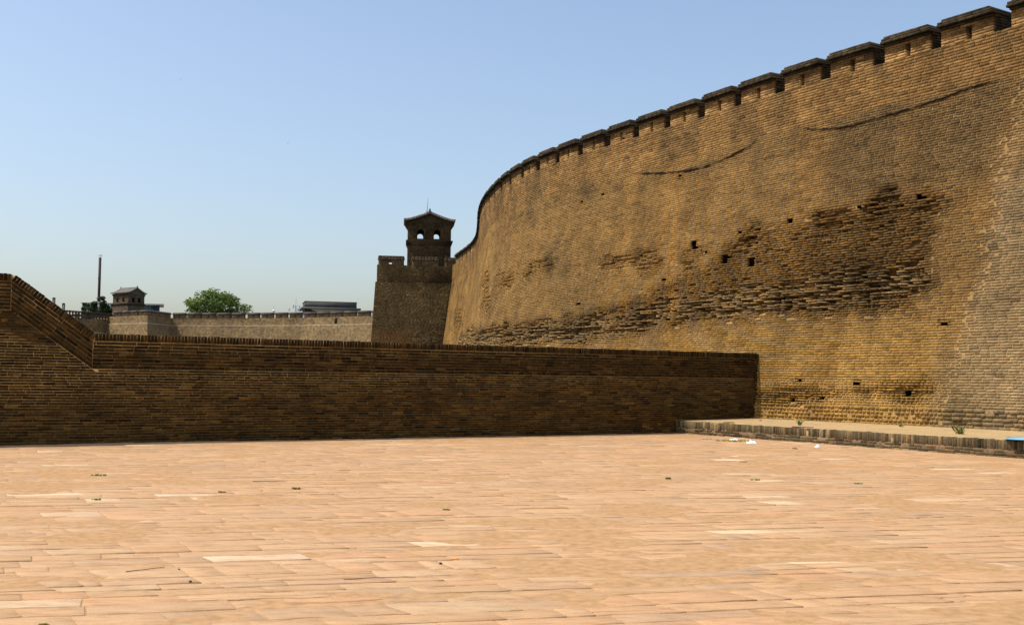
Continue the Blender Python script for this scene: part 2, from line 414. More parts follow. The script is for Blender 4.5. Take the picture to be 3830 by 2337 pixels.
f_low = lambda s, z, d: lw(s, z, d + lw_bat(z))
f_band = lambda s, z, d: lw(s, z, d + SETB)
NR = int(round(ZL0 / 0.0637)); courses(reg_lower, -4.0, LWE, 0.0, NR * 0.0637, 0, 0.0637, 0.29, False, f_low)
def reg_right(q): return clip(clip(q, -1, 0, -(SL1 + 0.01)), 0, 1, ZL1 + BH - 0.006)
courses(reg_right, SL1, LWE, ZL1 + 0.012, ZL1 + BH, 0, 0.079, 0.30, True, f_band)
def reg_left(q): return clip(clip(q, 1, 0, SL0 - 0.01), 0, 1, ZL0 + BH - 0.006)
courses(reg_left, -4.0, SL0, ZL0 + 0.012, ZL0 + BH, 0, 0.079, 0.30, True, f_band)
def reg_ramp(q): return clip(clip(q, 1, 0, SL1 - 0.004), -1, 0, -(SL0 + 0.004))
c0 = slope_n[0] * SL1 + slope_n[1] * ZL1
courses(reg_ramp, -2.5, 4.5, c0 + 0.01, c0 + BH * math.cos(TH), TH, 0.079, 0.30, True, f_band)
low_root = tag(empty('brick_wall', (LW0[0], LW0[1], 0)), 'low dark brick wall in shade, its coping sloping up at one end', 'wall')
def world_link(name, me, root, kind=None):
    o = link(name, me, root, kind); o.matrix_parent_inverse = Matrix.Translation(-Vector(root.location)) if root.rotation_euler[2] == 0 else root.matrix_basis.inverted()
    return o
lc = np.array([lw(l[3][0], l[3][1], 0) for l in low]); la = np.array([l[4] for l in low])
sc_ = np.where(in_frame(lc), la / (lc[:, 1] ** 2), 0)
big = set(np.argsort(-sc_)[:300].tolist()); rest = MB()
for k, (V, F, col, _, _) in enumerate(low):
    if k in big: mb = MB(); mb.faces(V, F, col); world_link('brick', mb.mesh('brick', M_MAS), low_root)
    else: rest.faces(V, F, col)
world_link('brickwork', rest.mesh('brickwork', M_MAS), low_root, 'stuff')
mb = MB()                                      # mortar core
MC = (0.31, 0.190, 0.072)
prof = [(-4.2, 0), (LWE, 0), (LWE, ZL1), (SL1, ZL1), (SL0, ZL0), (-4.2, ZL0)]
A = [f_low(s, z if z > 0 else -0.1, 0) for s, z in prof]; B = [lw(s, z if z > 0 else -0.1, -0.75) for s, z in prof]
mb.faces(A + B, [[0, 1, 2, 3, 4, 5][::-1]] + [[i, (i + 1) % 6, 6 + (i + 1) % 6, 6 + i] for i in range(6)] + [[6, 7, 8, 9, 10, 11]], MC)
prof = [(-4.2, ZL0 - .1), (SL0, ZL0 - .1), (SL1, ZL1 - .1), (LWE, ZL1 - .1), (LWE, ZL1 + BH), (SL1, ZL1 + BH), (SL0, ZL0 + BH), (-4.2, ZL0 + BH)]
A = [f_band(s, z, 0) for s, z in prof]; B = [f_band(s, z, -0.5) for s, z in prof]; n = 8
mb.faces(A + B, [list(range(n))[::-1]] + [[i, (i + 1) % n, n + (i + 1) % n, n + i] for i in range(n)] + [list(range(n, 2 * n))], MC)
cp = [(-4.2, ZL0 + BH), (SL0, ZL0 + BH), (SL1, ZL1 + BH), (LWE, ZL1 + BH)]   # bedding under and between the coping bricks
for (s0, z0), (s1, z1) in zip(cp[:-1], cp[1:]):
    q = [(s0, z0 + .001), (s1, z1 + .001), (s1, z1 + CH - 0.014), (s0, z0 + CH - 0.014)]
    A = [f_band(s, z, 0.004) for s, z in q]; B = [f_band(s, z, -0.40) for s, z in q]
    mb.faces(A + B, [[3, 2, 1, 0], [0, 1, 5, 4], [1, 2, 6, 5], [2, 3, 7, 6], [3, 0, 4, 7], [4, 5, 6, 7]], (0.36, 0.235, 0.11))
world_link('mortar_core', mb.mesh('mortar_core', M_MAS), low_root)
def coping_run(s0, z0, s1, z1, th):
    Ln = math.hypot(s1 - s0, z1 - z0); nb = int(round(Ln / 0.079)); w = Ln / nb; ct, st = math.cos(th), math.sin(th)
    for k in range(nb):
        a = k * w + 0.005; e = (k + 1) * w - 0.005; hh = CH + random.gauss(0, 0.004)
        q = [(a, 0.008), (e, 0.008 + random.gauss(0, .002)), (e + random.gauss(0, .002), hh), (a + random.gauss(0, .002), hh + random.gauss(0, .003))]
        q = [(s0 + x * ct - y * st, z0 + x * st + y * ct) for x, y in q]
        V, F = brick_geo(q, f_band, 0.022 + random.gauss(0, 0.005), -0.42, 0.008)
        cc = lw_color(q[0][0], q[0][1], True) * 0.9
        mb = MB(); mb.faces(V, F, cc); world_link('coping_brick', mb.mesh('coping_brick', M_MAS), low_root)
coping_run(SL1 + 0.04, ZL1 + BH, LWE - 0.75, ZL1 + BH, 0)
coping_run(SL0 - 0.02, ZL0 + BH + 0.012, SL1 - 0.02, ZL1 + BH + 0.012, TH)
coping_run(SL0 - 1.1, ZL0 + BH, SL0 - 0.02, ZL0 + BH, 0)

V = []; Q = []                                  # dust drifted against the wall foot
for i in range(181):
    s = -4.0 + 22.6 * i / 180; w_ = 0.03 + 0.20 * float(fbm(s * .9, 1, 14)) ** 1.5; hz = 0.004 + 0.035 * float(fbm(s * 1.3, 4, 15)) ** 2
    V += [lw(s, hz, 0.012), lw(s, hz * .4 + .002, w_ * .5), lw(s, -0.012, w_)]
for i in range(180):
    for k in range(2): a = i * 3 + k; Q.append((a, a + 1, a + 4, a + 3))
world_link('drifted_dust', quad_mesh('drifted_dust', V, Q, None, plain('drifted_dust', (0.38, 0.235, 0.12), .95, .25, 7, .1), True), low_root)

# ================================================================== BRICK PLATFORM (raised step)
plat = tag(empty('brick_platform', (PE0[0], PE0[1], 0)), 'low raised brick platform with an upright-brick edge along the tall wall', 'platform')
def pf(s, z, d):
    p = PE0 + PED * s + PEN * d
    return (p[0], p[1], z)
PZ = 0.39; PL = 14.5
def grey_brick(s):
    c = np.array((0.140, 0.106, 0.056)) * random.lognormvariate(0, 0.28) * (0.75 + 0.5 * float(vnoise(s * 0.8, 0, 5)))
    r = random.random()
    if r < .08: c *= np.array((1.15, .96, .75))
    elif r < .25: c *= np.array((.8, .85, .9)) * 0.8
    elif r < .31: c *= 0.45
    return c
u = 0.0
while u < PL:                                  # upright edge bricks
    w = random.uniform(0.066, 0.088); hh = PZ + random.gauss(0, 0.004); b0 = 0.190 + random.gauss(0, 0.006)
    V, F = brick_geo([(u + .004, b0), (u + w - .004, b0 + random.gauss(0, .003)), (u + w - .004, hh), (u + .004, hh + random.gauss(0, .003))], pf, random.gauss(0.012, 0.006), -0.16, 0.008)
    mb = MB(); mb.faces(V, F, grey_brick(u)); world_link('edge_brick', mb.mesh('edge_brick', M_MAS), plat); u += w
for r in range(3):
    u = -random.random() * 0.1
    z0, z1 = (0.118, 0.186, -0.02)[0] if r == 0 else (0.046 if r == 1 else -0.03), 0.186 if r == 0 else (0.112 if r == 1 else 0.040)
    while u < PL:
        L = (0.26 if random.random() < .75 else .13) * random.uniform(.92, 1.08)
        if random.random() > 0.03:
            jj = [random.gauss(0, .003) for _ in range(4)]
            V, F = brick_geo([(u + .004, z0 + jj[0]), (u + L - .004, z0 + jj[1]), (u + L - .004, z1 + jj[2]), (u + .004, z1 + jj[3])], pf, random.gauss(0.006, 0.007) + 0.004 * r, -0.1, 0.009)
            mb = MB(); mb.faces(V, F, grey_brick(u)); world_link('brick', mb.mesh('brick', M_MAS), plat)
        u += L
mb = MB()
V = [pf(-0.4, -.1, 0), pf(PL, -.1, 0), pf(PL, -.1, -1.0), pf(-.4, -.1, -1.0), pf(-.4, PZ - .012, -0.004), pf(PL, PZ - .012, -0.004), pf(PL, PZ - .012, -1.0), pf(-.4, PZ - .012, -1.0)]
mb.hexa(V, (0.25, 0.175, 0.10)); world_link('mortar_core', mb.mesh('mortar_core', M_MAS), plat)
# dusty top: grid from the edge to inside the big wall
nu, nv = 90, 30
V = []; Q = []
for i in range(nu + 1):
    for k in range(nv + 1):
        s = -4.0 + (PL + 4.0) * i / nu; d = -0.02 - 4.2 * (k / nv)
        x, y, _ = pf(s, 0, d)
        z = PZ + 0.006 + 0.065 * (k / nv) + 0.012 * (float(fbm(s * 1.5, d * 1.5, 9)) - 0.5) * (1 if k > 1 else 0.2) - (0.012 if k == 0 else 0)
        V.append((x, y, z))
for i in range(nu):
    for k in range(nv): a = i * (nv + 1) + k; Q.append((a, a + nv + 1, a + nv + 2, a + 1))
world_link('platform_top', quad_mesh('platform_top', V, Q, None, M_PTOP, True), plat)
V = []; Q = []                                  # blown dirt against the foot of the step
for i in range(61):
    s = -0.3 + (PL + .3) * i / 60; w_ = 0.10 + 0.16 * float(vnoise(s * .7, 1, 12)); hz = 0.004 + 0.014 * float(vnoise(s * 1.1, 4, 13))
    V += [pf(s, hz, 0.004), pf(s, hz * .45, w_ * .5), pf(s, -0.02, w_)]
for i in range(60):
    for k in range(2): a = i * 3 + k; Q.append((a, a + 1, a + 4, a + 3))
world_link('blown_dirt', quad_mesh('blown_dirt', V, Q, None, plain('blown_dirt', (0.40, 0.255, 0.148), .95, .2, 6, .1), True), plat)

# ================================================================== CITY WALL (tall, curving)
CT = np.array([[20.62, 18.47], [19.07, 21.03], [17.51, 23.60], [15.95, 26.16], [14.38, 28.72], [12.78, 31.25], [11.12, 33.76], [9.50, 36.28], [8.01, 38.88], [6.55, 41.50], [5.07, 44.11], [3.62, 46.74], [2.23, 49.40], [1.01, 52.14], [0.06, 54.98], [-0.64, 57.90], [-1.18, 60.85], [-1.62, 63.82], [-1.91, 66.80], [-2.08, 69.80], [-2.19, 72.79], [-2.31, 75.79], [-2.45, 78.79], [-2.67, 81.78], [-3.00, 84.76], [-3.47, 87.73], [-4.04, 90.67], [-4.63, 93.61], [-5.19, 96.56], [-5.76, 99.50], [-6.35, 102.45], [-6.94, 105.39]])
_t = np.arange(len(CT)) * 3.0
_f = np.arange(0, _t[-1] + .01, 0.25)
def _cr(t):                                     # Catmull-Rom through the plan points
    i = np.clip((t / 3.0).astype(int), 0, len(CT) - 2); f = (t / 3.0 - i)[:, None]
    P0 = CT[np.maximum(i - 1, 0)]; P1 = CT[i]; P2 = CT[i + 1]; P3 = CT[np.minimum(i + 2, len(CT) - 1)]
    return 0.5 * ((2 * P1) + (-P0 + P2) * f + (2 * P0 - 5 * P1 + 4 * P2 - P3) * f ** 2 + (-P0 + 3 * P1 - 3 * P2 + P3) * f ** 3)
CP = _cr(_f); CS = np.r_[0, np.cumsum(np.hypot(*np.diff(CP, axis=0).T))] - 14.0
CTAN = np.gradient(CP, axis=0); CTAN /= np.linalg.norm(CTAN, axis=1)[:, None]; CN = np.stack([-CTAN[:, 1], CTAN[:, 0]], 1)
SMIN, SMAX = -9.0, float(CS[-1]) - 8.0
ZTOP, ZLED, ZGAP, ZB = 12.1, 10.0, 11.32, 0.40
def batter(z): return np.where(z < ZLED, 0.142 * (ZLED - z), 0.0)
def cw(s, z, d):
    s = np.asarray(s, float); z = np.asarray(z, float); d = np.asarray(d, float) + batter(z)
    x = np.interp(s, CS, CP[:, 0]); y = np.interp(s, CS, CP[:, 1]); nx = np.interp(s, CS, CN[:, 0]); ny = np.interp(s, CS, CN[:, 1])
    l = np.hypot(nx, ny)
    return np.stack([x + nx / l * d, y + ny / l * d, z + 0 * x], -1)
PATCH = [(9.7, 6.6), (8.3, 6.7), (6.3, 6.9), (4.0, 6.9), (2.7, 7.05), (1.5, 7.1), (0.8, 6.7), (1.7, 6.2), (1.1, 5.6), (1.9, 5.0), (1.2, 4.4), (2.1, 3.9), (1.7, 3.5), (5.3, 3.55), (10.2, 3.6), (13.2, 3.45), (16.6, 3.35), (20.6, 3.25), (26, 3.2), (38, 3.2), (55, 3.5), (60, 4.4), (38, 4.0), (26.5, 4.15), (20.9, 4.25), (16.8, 4.6), (14.3, 5.0), (11.9, 5.6), (10.5, 6.3)]
BAND = [(60, 4.6), (48, 4.0), (36.6, 3.8), (26.3, 3.6), (20.7, 3.7), (16.7, 3.8), (13.3, 4.15), (10.2, 4.3), (7.6, 4.3), (5.4, 4.45), (3.4, 4.55), (2.3, 4.65)]
BAND2 = [(9.4, 6.55), (6.3, 6.8), (4.0, 6.82), (2.7, 6.92), (1.9, 6.85)]
LOWB = [(8.6, 1.12), (7.3, 1.02), (5.1, 1.25), (3.2, 1.45), (1.4, 1.40)]
PITS = [(23.4, 6.7, 1.2, .35), (28.3, 6.3, 1.6, .5), (24.6, 6.5, .8, .2), (17.3, 6.4, 1.2, .3), (31.5, 5.6, 1.5, .9), (15.3, 6.4, .8, .25), (12.0, 6.3, 1.0, .5), (33, 6.6, 1.5, .6), (62, 6.0, 3.0, 1.4), (14.6, 5.9, .7, .3)]
HOLES = [(10.3, 5.85, .17, .14), (8.9, 5.62, .18, .15), (7.4, 4.3, .12, .12), (12.1, 6.54, .16, .15), (1.12, 3.27, .12, .035), (6.4, 1.05, .12, .05), (2.2, 1.32, .12, .05), (5.2, 1.15, .08, .04)] + [(a, b, .055 + .03 * (i % 3), .03 + .008 * (i % 2)) for i, (a, b) in enumerate([(23.4, 6.7), (24.2, 6.5), (28.1, 6.4), (28.9, 6.2), (17.2, 6.4), (15.3, 6.45), (20.2, 9.2), (13.4, 9.3), (18.6, 9.35), (26.0, 6.6), (9.6, 6.75), (7.2, 6.85), (4.4, 6.95), (2.3, 7.0), (30.5, 5.6), (11.3, 6.2), (13.6, 5.4), (19.4, 4.8), (6.1, 1.7), (3.9, 1.62)])]
def erosion(s, z):                              # 0 sound .. 1 ruined ; second value: deep slots
    w1 = 0.5 * (fbm(s * 0.9, z * 1.6, 21) - 0.5) * 1.6
    e = sstep(0.15, -0.35, poly_sd(s, z, PATCH) + w1 * 0.7) * 0.75
    e = np.where((s < 1.95) & (z < 6.3), e * sstep(0.9, 2.1, s + 3.2 * w1), e)
    b = sstep(0.75, 0.15, line_d(s, z, BAND) + w1 * 0.9)
    b = np.where(s < 2.0, b * sstep(1.0, 2.1, s + 3.2 * w1), b)
    b2 = sstep(0.42, 0.05, line_d(s, z, BAND2) + w1 * 1.4) * 0.85 * sstep(0.42, 0.58, fbm(s * 1.1, z * .5, 26))
    lo = sstep(0.34, 0.02, line_d(s, z, LOWB) + w1 * 0.9) * 0.45
    p = np.zeros(np.shape(s))
    for ps, pz, rs, rz in PITS: p = np.maximum(p, sstep(1.2, 0.4, np.hypot((s - ps) / rs, (z - pz) / rz) + w1 * 3.0) * 0.38)
    deep = np.maximum(np.maximum(b, b2), np.maximum(lo, p * 0.8))
    return np.clip(np.maximum(e, deep * 0.9), 0, 1), np.clip(deep, 0, 1)
def buttress(s, z):                             # newer facing that stands a little proud, its slanted edge near s = 0
    ed = np.interp(z, [0.4, 1.3, 2.2, 3.3, 4.7, 6.2, 7.7, 9.5, 9.9], [1.0, 0.95, 0.75, 0.45, 0.15, 0.0, -0.2, -0.7, -0.9]) + 0.16 * (fbm(s * 0 + 3, z * 2.3, 24) - .5)
    return sstep(ed + 0.25, ed - 0.45, s + 0.5 * (fbm(s * 2.2, z * 2.2, 25) - .5)) * (z < 9.9)
def wall_colour(s, z, big_):
    n = len(s)
    C_ = np.tile(np.array((0.260, 0.164, 0.066)), (n, 1))
    def blend(c, w):
        nonlocal C_
        w = np.clip(w, 0, 1)[:, None]; C_ = C_ * (1 - w) + np.array(c) * w
    N1_ = fbm(s * 0.25, z * 0.5, 31); N2_ = fbm(s * 0.9, z * 0.35, 32); N3_ = fbm(s * 1.3, z * 2.2, 33)
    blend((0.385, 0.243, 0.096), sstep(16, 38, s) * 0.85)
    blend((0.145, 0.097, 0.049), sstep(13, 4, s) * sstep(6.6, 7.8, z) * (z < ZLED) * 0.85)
    e, deep = erosion(s, z)
    blend((0.205, 0.130, 0.054), sstep(0.9, -0.5, poly_sd(s, z, PATCH) + (N3_ - .5) * 1.6) * sstep(30, 12, s) * sstep(3.6, 4.6, z) * 0.75)
    blend((0.37, 0.275, 0.165), deep * sstep(5.8, 4.8, z) * 0.85)
    blend((0.335, 0.212, 0.070), sstep(3.6, 3.0, z) * sstep(0.9, 1.2, s) * sstep(16, 8, s) * 0.85)
    blend((0.310, 0.175, 0.046), sstep(.56, .75, N2_) * sstep(3.3, 2.4, z) * (s > 1) * 0.7)
    blend((0.275, 0.222, 0.158), buttress(s, z) * (0.88 + .3 * (N3_ - .5)))
    blend((0.19, 0.145, 0.085), sstep(1.7, 1.2, s) * sstep(3.4, 2.0, z) * sstep(-.6, .4, s) * 0.7)
    up_ = (z > ZLED - .05)
    blend((0.310, 0.190, 0.084), up_ * 0.85)
    blend((0.14, 0.098, 0.050), sstep(.44, .64, fbm(s * .55, z * 1.3, 35)) * np.exp(-((z - 9.55 + .2 * np.sin(s * .5)) / .45) ** 2) * sstep(6, 10, s) * 0.85)
    blend((0.15, 0.105, 0.055), sstep(.55, .74, fbm(s * .7, z * .28, 36)) * 0.55 * sstep(2, 5, z))
    blend((0.34, 0.195, 0.066), sstep(.6, .78, fbm(s * .45 + 50, z * .12, 37)) * 0.5 * (z < ZLED))
    # run-off below the crenels
    ph = np.abs(((s - 0.1 + 0.28) % 2.07) - 0.0); ph = np.minimum(ph, 2.07 - ph)
    blend((0.12, 0.085, 0.048), sstep(0.42, 0.15, ph) * sstep(10.5, 11.2, z + .6 * (N3_ - .5)) * 0.6)
    blend((0.16, 0.11, 0.06), sstep(11.45, 11.75, z) * 0.6)
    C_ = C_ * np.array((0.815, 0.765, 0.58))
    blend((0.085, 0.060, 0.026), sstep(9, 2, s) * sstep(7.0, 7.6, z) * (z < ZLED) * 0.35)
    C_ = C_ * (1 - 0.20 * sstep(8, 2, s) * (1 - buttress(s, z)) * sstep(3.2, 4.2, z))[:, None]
    var = np.exp(rng.normal(0, 1, n) * np.where(big_, 0.15, 0.11))
    C_ = C_ * (var * (0.62 + 0.40 * N1_ + 0.38 * fbm(s * 1.1, z * 0.22, 38)))[:, None]
    r = rng.random(n)
    C_ = np.where((r < 0.07)[:, None], C_ * np.array((0.66, 0.68, 0.70)), C_)
    C_ = np.where(((r > 0.07) & (r < 0.13))[:, None], C_ * np.array((1.08, 0.96, 0.86)), C_)
    C_ = np.where(((r > 0.13) & (r < 0.18))[:, None], C_ * np.array((0.85, 0.92, 1.0)), C_)
    return np.clip(C_, 0.008, 0.7), e, deep
# --- lay the bricks
rows = []; z = ZB
for k in range(5): rows.append((z, z + 0.112, 0.30)); z += 0.112
while z < ZLED - 0.05: rows.append((z, z + 0.0755, 0.31)); z += 0.0755
ZU = z
while z < ZGAP - 0.02: rows.append((z, z + 0.088, 0.34)); z += 0.088
RS0, RS1, RZ0, RZ1 = [], [], [], []
for z0, z1, L in rows:
    n = int((SMAX - SMIN) / (L * 0.75))
    l = np.where(rng.random(n) < 0.3, L * 0.5, L) * rng.uniform(0.9, 1.1, n)
    e_ = SMIN - rng.random() * L + np.r_[0, np.cumsum(l)]
    RS0.append(e_[:-1]); RS1.append(e_[1:]); RZ0.append(np.full(n, z0)); RZ1.append(np.full(n, z1))
S0, S1, Z0, Z1 = map(np.concatenate, (RS0, RS1, RZ0, RZ1))
ok = (S1 < SMAX) & ~((S0 > 26) & (Z1 < 2.2)); S0, S1, Z0, Z1 = S0[ok], S1[ok], Z0[ok], Z1[ok]
SC, ZC = (S0 + S1) / 2, (Z0 + Z1) / 2
sp = (ZC < 1.75) & (SC > 1.0) & (SC < 9.0) & (S1 - S0 > 0.2) & (rng.random(len(SC)) < 0.8)      # squarish header bricks near the foot
md = np.where(sp, (S0 + S1) / 2 + rng.normal(0, .015, len(SC)), S1)
S0, S1, Z0, Z1 = np.r_[S0, md[sp]], np.r_[md, S1[sp]], np.r_[Z0, Z0[sp]], np.r_[Z1, Z1[sp]]
for hs, hz, hw, hh in HOLES:                    # trim the bricks round the holes
    zr_ = (Z1 > hz - hh + .02) & (Z0 < hz + hh - .02)
    S1 = np.where(zr_ & (S0 < hs - hw) & (S1 > hs - hw), hs - hw, S1); S0 = np.where(zr_ & (S1 > hs + hw) & (S0 < hs + hw) & (S0 > hs - hw - .01), hs + hw, S0)
ok = S1 - S0 > 0.035; S0, S1, Z0, Z1 = S0[ok], S1[ok], Z0[ok], Z1[ok]
SC, ZC = (S0 + S1) / 2, (Z0 + Z1) / 2; BIG = ZC > ZU
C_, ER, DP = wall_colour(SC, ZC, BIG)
n = len(SC)
run = vnoise(SC * 0.9, np.round(ZC / 0.0755) * 7.77, 41)      # runs of bricks that fell back together
rec = -0.02 * ER - 0.17 * DP * sstep(0.54, 0.60, run) - 0.05 * ER * rng.random(n)
rowid = np.round(ZC / 0.0755)
dep = 0.0055 + rng.normal(0, 0.0025, n) + 0.007 * (vnoise(SC * 0.35, rowid * 7.13, 43) - 0.5) + rec + 0.05 * DP * (rng.random(n) < 0.3)
dep = np.where(rec > -0.006, np.maximum(dep, 0.0025 + 0.002 * rng.random(n)), dep)
lowblk = ZC < ZB + 5 * 0.112
dep = dep + 0.03 * buttress(SC, ZC) + np.where(lowblk, rng.normal(0.02, 0.015, n), 0)
miss = (rng.random(n) < 0.10 * ER + 0.10 * DP)
for hs, hz, hw, hh in HOLES: miss |= (S0 > hs - hw - .005) & (S1 < hs + hw + .005) & (Z1 > hz - hh + .02) & (Z0 < hz + hh - .02)
sq = (ZC < 1.75) & (SC > 1.0) & (SC < 9.0)
gap = 0.010 + 0.006 * ER + 0.004 * lowblk + 0.004 * sq; gaps = 0.007 + 0.010 * ER + 0.010 * sq + 0.004 * lowblk
def jit(sc): return rng.normal(0, 1, n) * sc
js = 0.0022 + 0.005 * ER
a0, a1 = S0 + gaps / 2 + np.abs(jit(js)), S1 - gaps / 2 - np.abs(jit(js)); b0, b1 = Z0 + gap / 2 + np.abs(jit(js)) * .6, Z1 - gap / 2 - np.abs(jit(js)) * .6
tl = jit(0.003 + 0.005 * ER)
wv = lambda s, z: 0.03 * (vnoise(s * 0.25, z * 0.5, 51) - 0.5) + 0.012 * (vnoise(s * 1.3, z * 1.2, 52) - 0.5)
chm = 0.0045 + 0.0055 * ER + 0.005 * sq
cs = [(a0, b0 - tl), (a1, b0 + tl), (a1, b1 + tl), (a0, b1 - tl)]
Fr = []; Bk = []
for q, (sx, sz) in enumerate(((1, 1), (-1, 1), (-1, -1), (1, -1))):
    s_, z_ = cs[q]
    Bk.append(cw(s_, z_ + wv(s_, z_), -0.05 - 0.12 * ER - 0.26 * DP))
    Fr.append(cw(s_ + sx * chm, z_ + sz * chm * .8 + wv(s_, z_), dep + jit(0.0015 + .008 * ER)))
Fr = np.stack(Fr, 1); Bk = np.stack(Bk, 1)
keep = ~miss
Fr, Bk, C_, SC, ZC = Fr[keep], Bk[keep], C_[keep], SC[keep], ZC[keep]; n = len(SC)
cen = Fr.mean(1); wdt = np.linalg.norm(Fr[:, 1] - Fr[:, 0], axis=1) * np.linalg.norm(Fr[:, 3] - Fr[:, 0], axis=1)
vis = in_frame(cen, -10) & ((ZC > 3.6) | (SC < 8.0))
big = np.zeros(n, bool); big[np.argsort(-np.where(vis, wdt / cen[:, 1] ** 2, 0))[:300]] = True
FQ = np.array([[0, 1, 2, 3][::-1], [0, 4, 5, 1][::-1], [1, 5, 6, 2][::-1], [2, 6, 7, 3][::-1], [3, 7, 4, 0][::-1]])
def bulk(name, F_, B_, Cc):
    V = np.concatenate([F_, B_], 1).reshape(-1, 3); m = len(F_)
    Q = (FQ[None] + (np.arange(m) * 8)[:, None, None]).reshape(-1, 4)
    return quad_mesh(name, V, Q, np.repeat(Cc, 5, 0), M_MAS)
city = tag(empty('city_wall', (0, 0, 0)), 'tall curving tan brick city wall with battlements and an eroded patch', 'wall')
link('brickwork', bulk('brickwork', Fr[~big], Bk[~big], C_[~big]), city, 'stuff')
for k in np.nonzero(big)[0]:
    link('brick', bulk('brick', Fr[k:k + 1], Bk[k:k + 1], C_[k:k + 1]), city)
# --- mortar core grid
ds, dz = 0.15, 0.12
gs = np.arange(SMIN, SMAX, ds); gz = np.r_[-0.1, np.arange(ZB, ZLED - .001, dz), ZLED - .001, np.arange(ZLED + .001, ZGAP, dz), ZGAP]
GS, GZ = np.meshgrid(gs, gz, indexing='ij'); e, dp_ = erosion(GS.ravel(), GZ.ravel())
VG = cw(GS.ravel(), GZ.ravel(), 0.03 * buttress(GS.ravel(), GZ.ravel()) - 0.12 * e - 0.24 * dp_ - 0.02 * e * rng.random(GS.size))
nz = len(gz); I, K = np.meshgrid(np.arange(len(gs) - 1), np.arange(nz - 1), indexing='ij'); base = (I * nz + K).ravel()
Q = np.stack([base, base + 1, base + nz + 1, base + nz], 1)
qs = GS.ravel()[base] + ds / 2; qz = (GZ.ravel()[base] + GZ.ravel()[base + 1]) / 2
hole = np.zeros(len(Q), bool)
for hs, hz, hw, hh in HOLES: hole |= (np.abs(qs - hs) < hw + .08) & (np.abs(qz - hz) < hh + .06)
mcol, _, _ = wall_colour(qs, qz, np.zeros(len(qs), bool))
mcol = mcol * (0.45 - 0.25 * sstep(.2, .8, erosion(qs, qz)[0]))[:, None] + (1 - .75 * sstep(.2, .8, erosion(qs, qz)[0]))[:, None] * np.array((0.33, 0.208, 0.084)) * 0.6 * (0.85 + .3 * rng.random(len(qs)))[:, None]
mcol = np.where((np.abs(qz - ZLED) < 0.06)[:, None], mcol * 0.35, mcol)      # grime on the narrow ledge
link('mortar_core', quad_mesh('mortar_core', VG, Q[~hole], mcol[~hole], M_MAS, True), city)
for hs, hz, hw, hh in HOLES:
    e1_, d1_ = erosion(np.array([hs]), np.array([hz])); hd = -0.03 - 0.14 * float(e1_[0]) - 0.27 * float(d1_[0])
    mb = MB(); V = [cw(hs + x, hz + y, d) for d in (hd, -0.75) for x, y in ((-hw - .3, -hh - .25), (hw + .3, -hh - .25), (hw + .3, hh + .25), (-hw - .3, hh + .25))]
    mb.faces(V, [(4, 5, 6, 7), (0, 1, 5, 4), (1, 2, 6, 5), (2, 3, 7, 6), (3, 0, 4, 7)], (0.10, 0.065, 0.03)); link('putlog_hole', mb.mesh('putlog_hole', M_MAS), city)
# --- wall walk and rear
mb = MB()
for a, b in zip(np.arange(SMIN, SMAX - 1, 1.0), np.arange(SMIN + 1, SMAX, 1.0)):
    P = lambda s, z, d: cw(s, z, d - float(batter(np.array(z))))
    mb.face([P(a, ZGAP, 0), P(b, ZGAP, 0), P(b, ZGAP, -.85), P(a, ZGAP, -.85)], (.06, .045, .026))  # gap floor near-black: shade between the merlons put into the colour
    mb.face([P(a, ZGAP, -.85), P(b, ZGAP, -.85), P(b, 10.6, -.85), P(a, 10.6, -.85)], (.2, .14, .08))
    mb.face([P(a, 10.6, -.85), P(b, 10.6, -.85), P(b, 10.6, -4.5), P(a, 10.6, -4.5)], (.3, .22, .14))
    mb.face([P(a, 10.6, -4.5), P(b, 10.6, -4.5), P(b, -.1, -6), P(a, -.1, -6)], (.3, .2, .1))
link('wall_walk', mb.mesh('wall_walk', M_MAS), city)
# --- the long crack where the upper facing has slipped
for pts in ([(-0.1, 10.0), (.9, 9.95), (2.0, 9.82), (2.9, 9.72), (3.8, 9.70), (5.0, 9.60), (6.4, 9.76), (7.0, 9.93)], [(9.0, 9.93), (9.9, 9.7), (10.7, 9.55), (11.9, 9.42), (13.1, 9.45), (15.2, 9.70), (16.5, 9.9)]):
    xs = np.array([p[0] for p in pts]); zs = np.array([p[1] for p in pts]); u = np.linspace(xs[0], xs[-1], 70)
    zz = np.interp(u, xs, zs); zz = np.convolve(np.r_[[zz[0]] * 4, zz, [zz[-1]] * 4], np.ones(9) / 9, 'valid') + 0.014 * rng.normal(0, 1, len(u))
    rad = (0.010 + 0.026 * np.sin(np.linspace(0, math.pi, len(u)))) * (0.25 + 1.3 * vnoise(u * 3.3, 0, 55))
    mb = MB(); mb.tube([cw(a, b, 0.03) for a, b in zip(u, zz)], list(rad), (0.03, 0.02, 0.012), 6); link('crack', mb.mesh('crack', M_MAS), city)
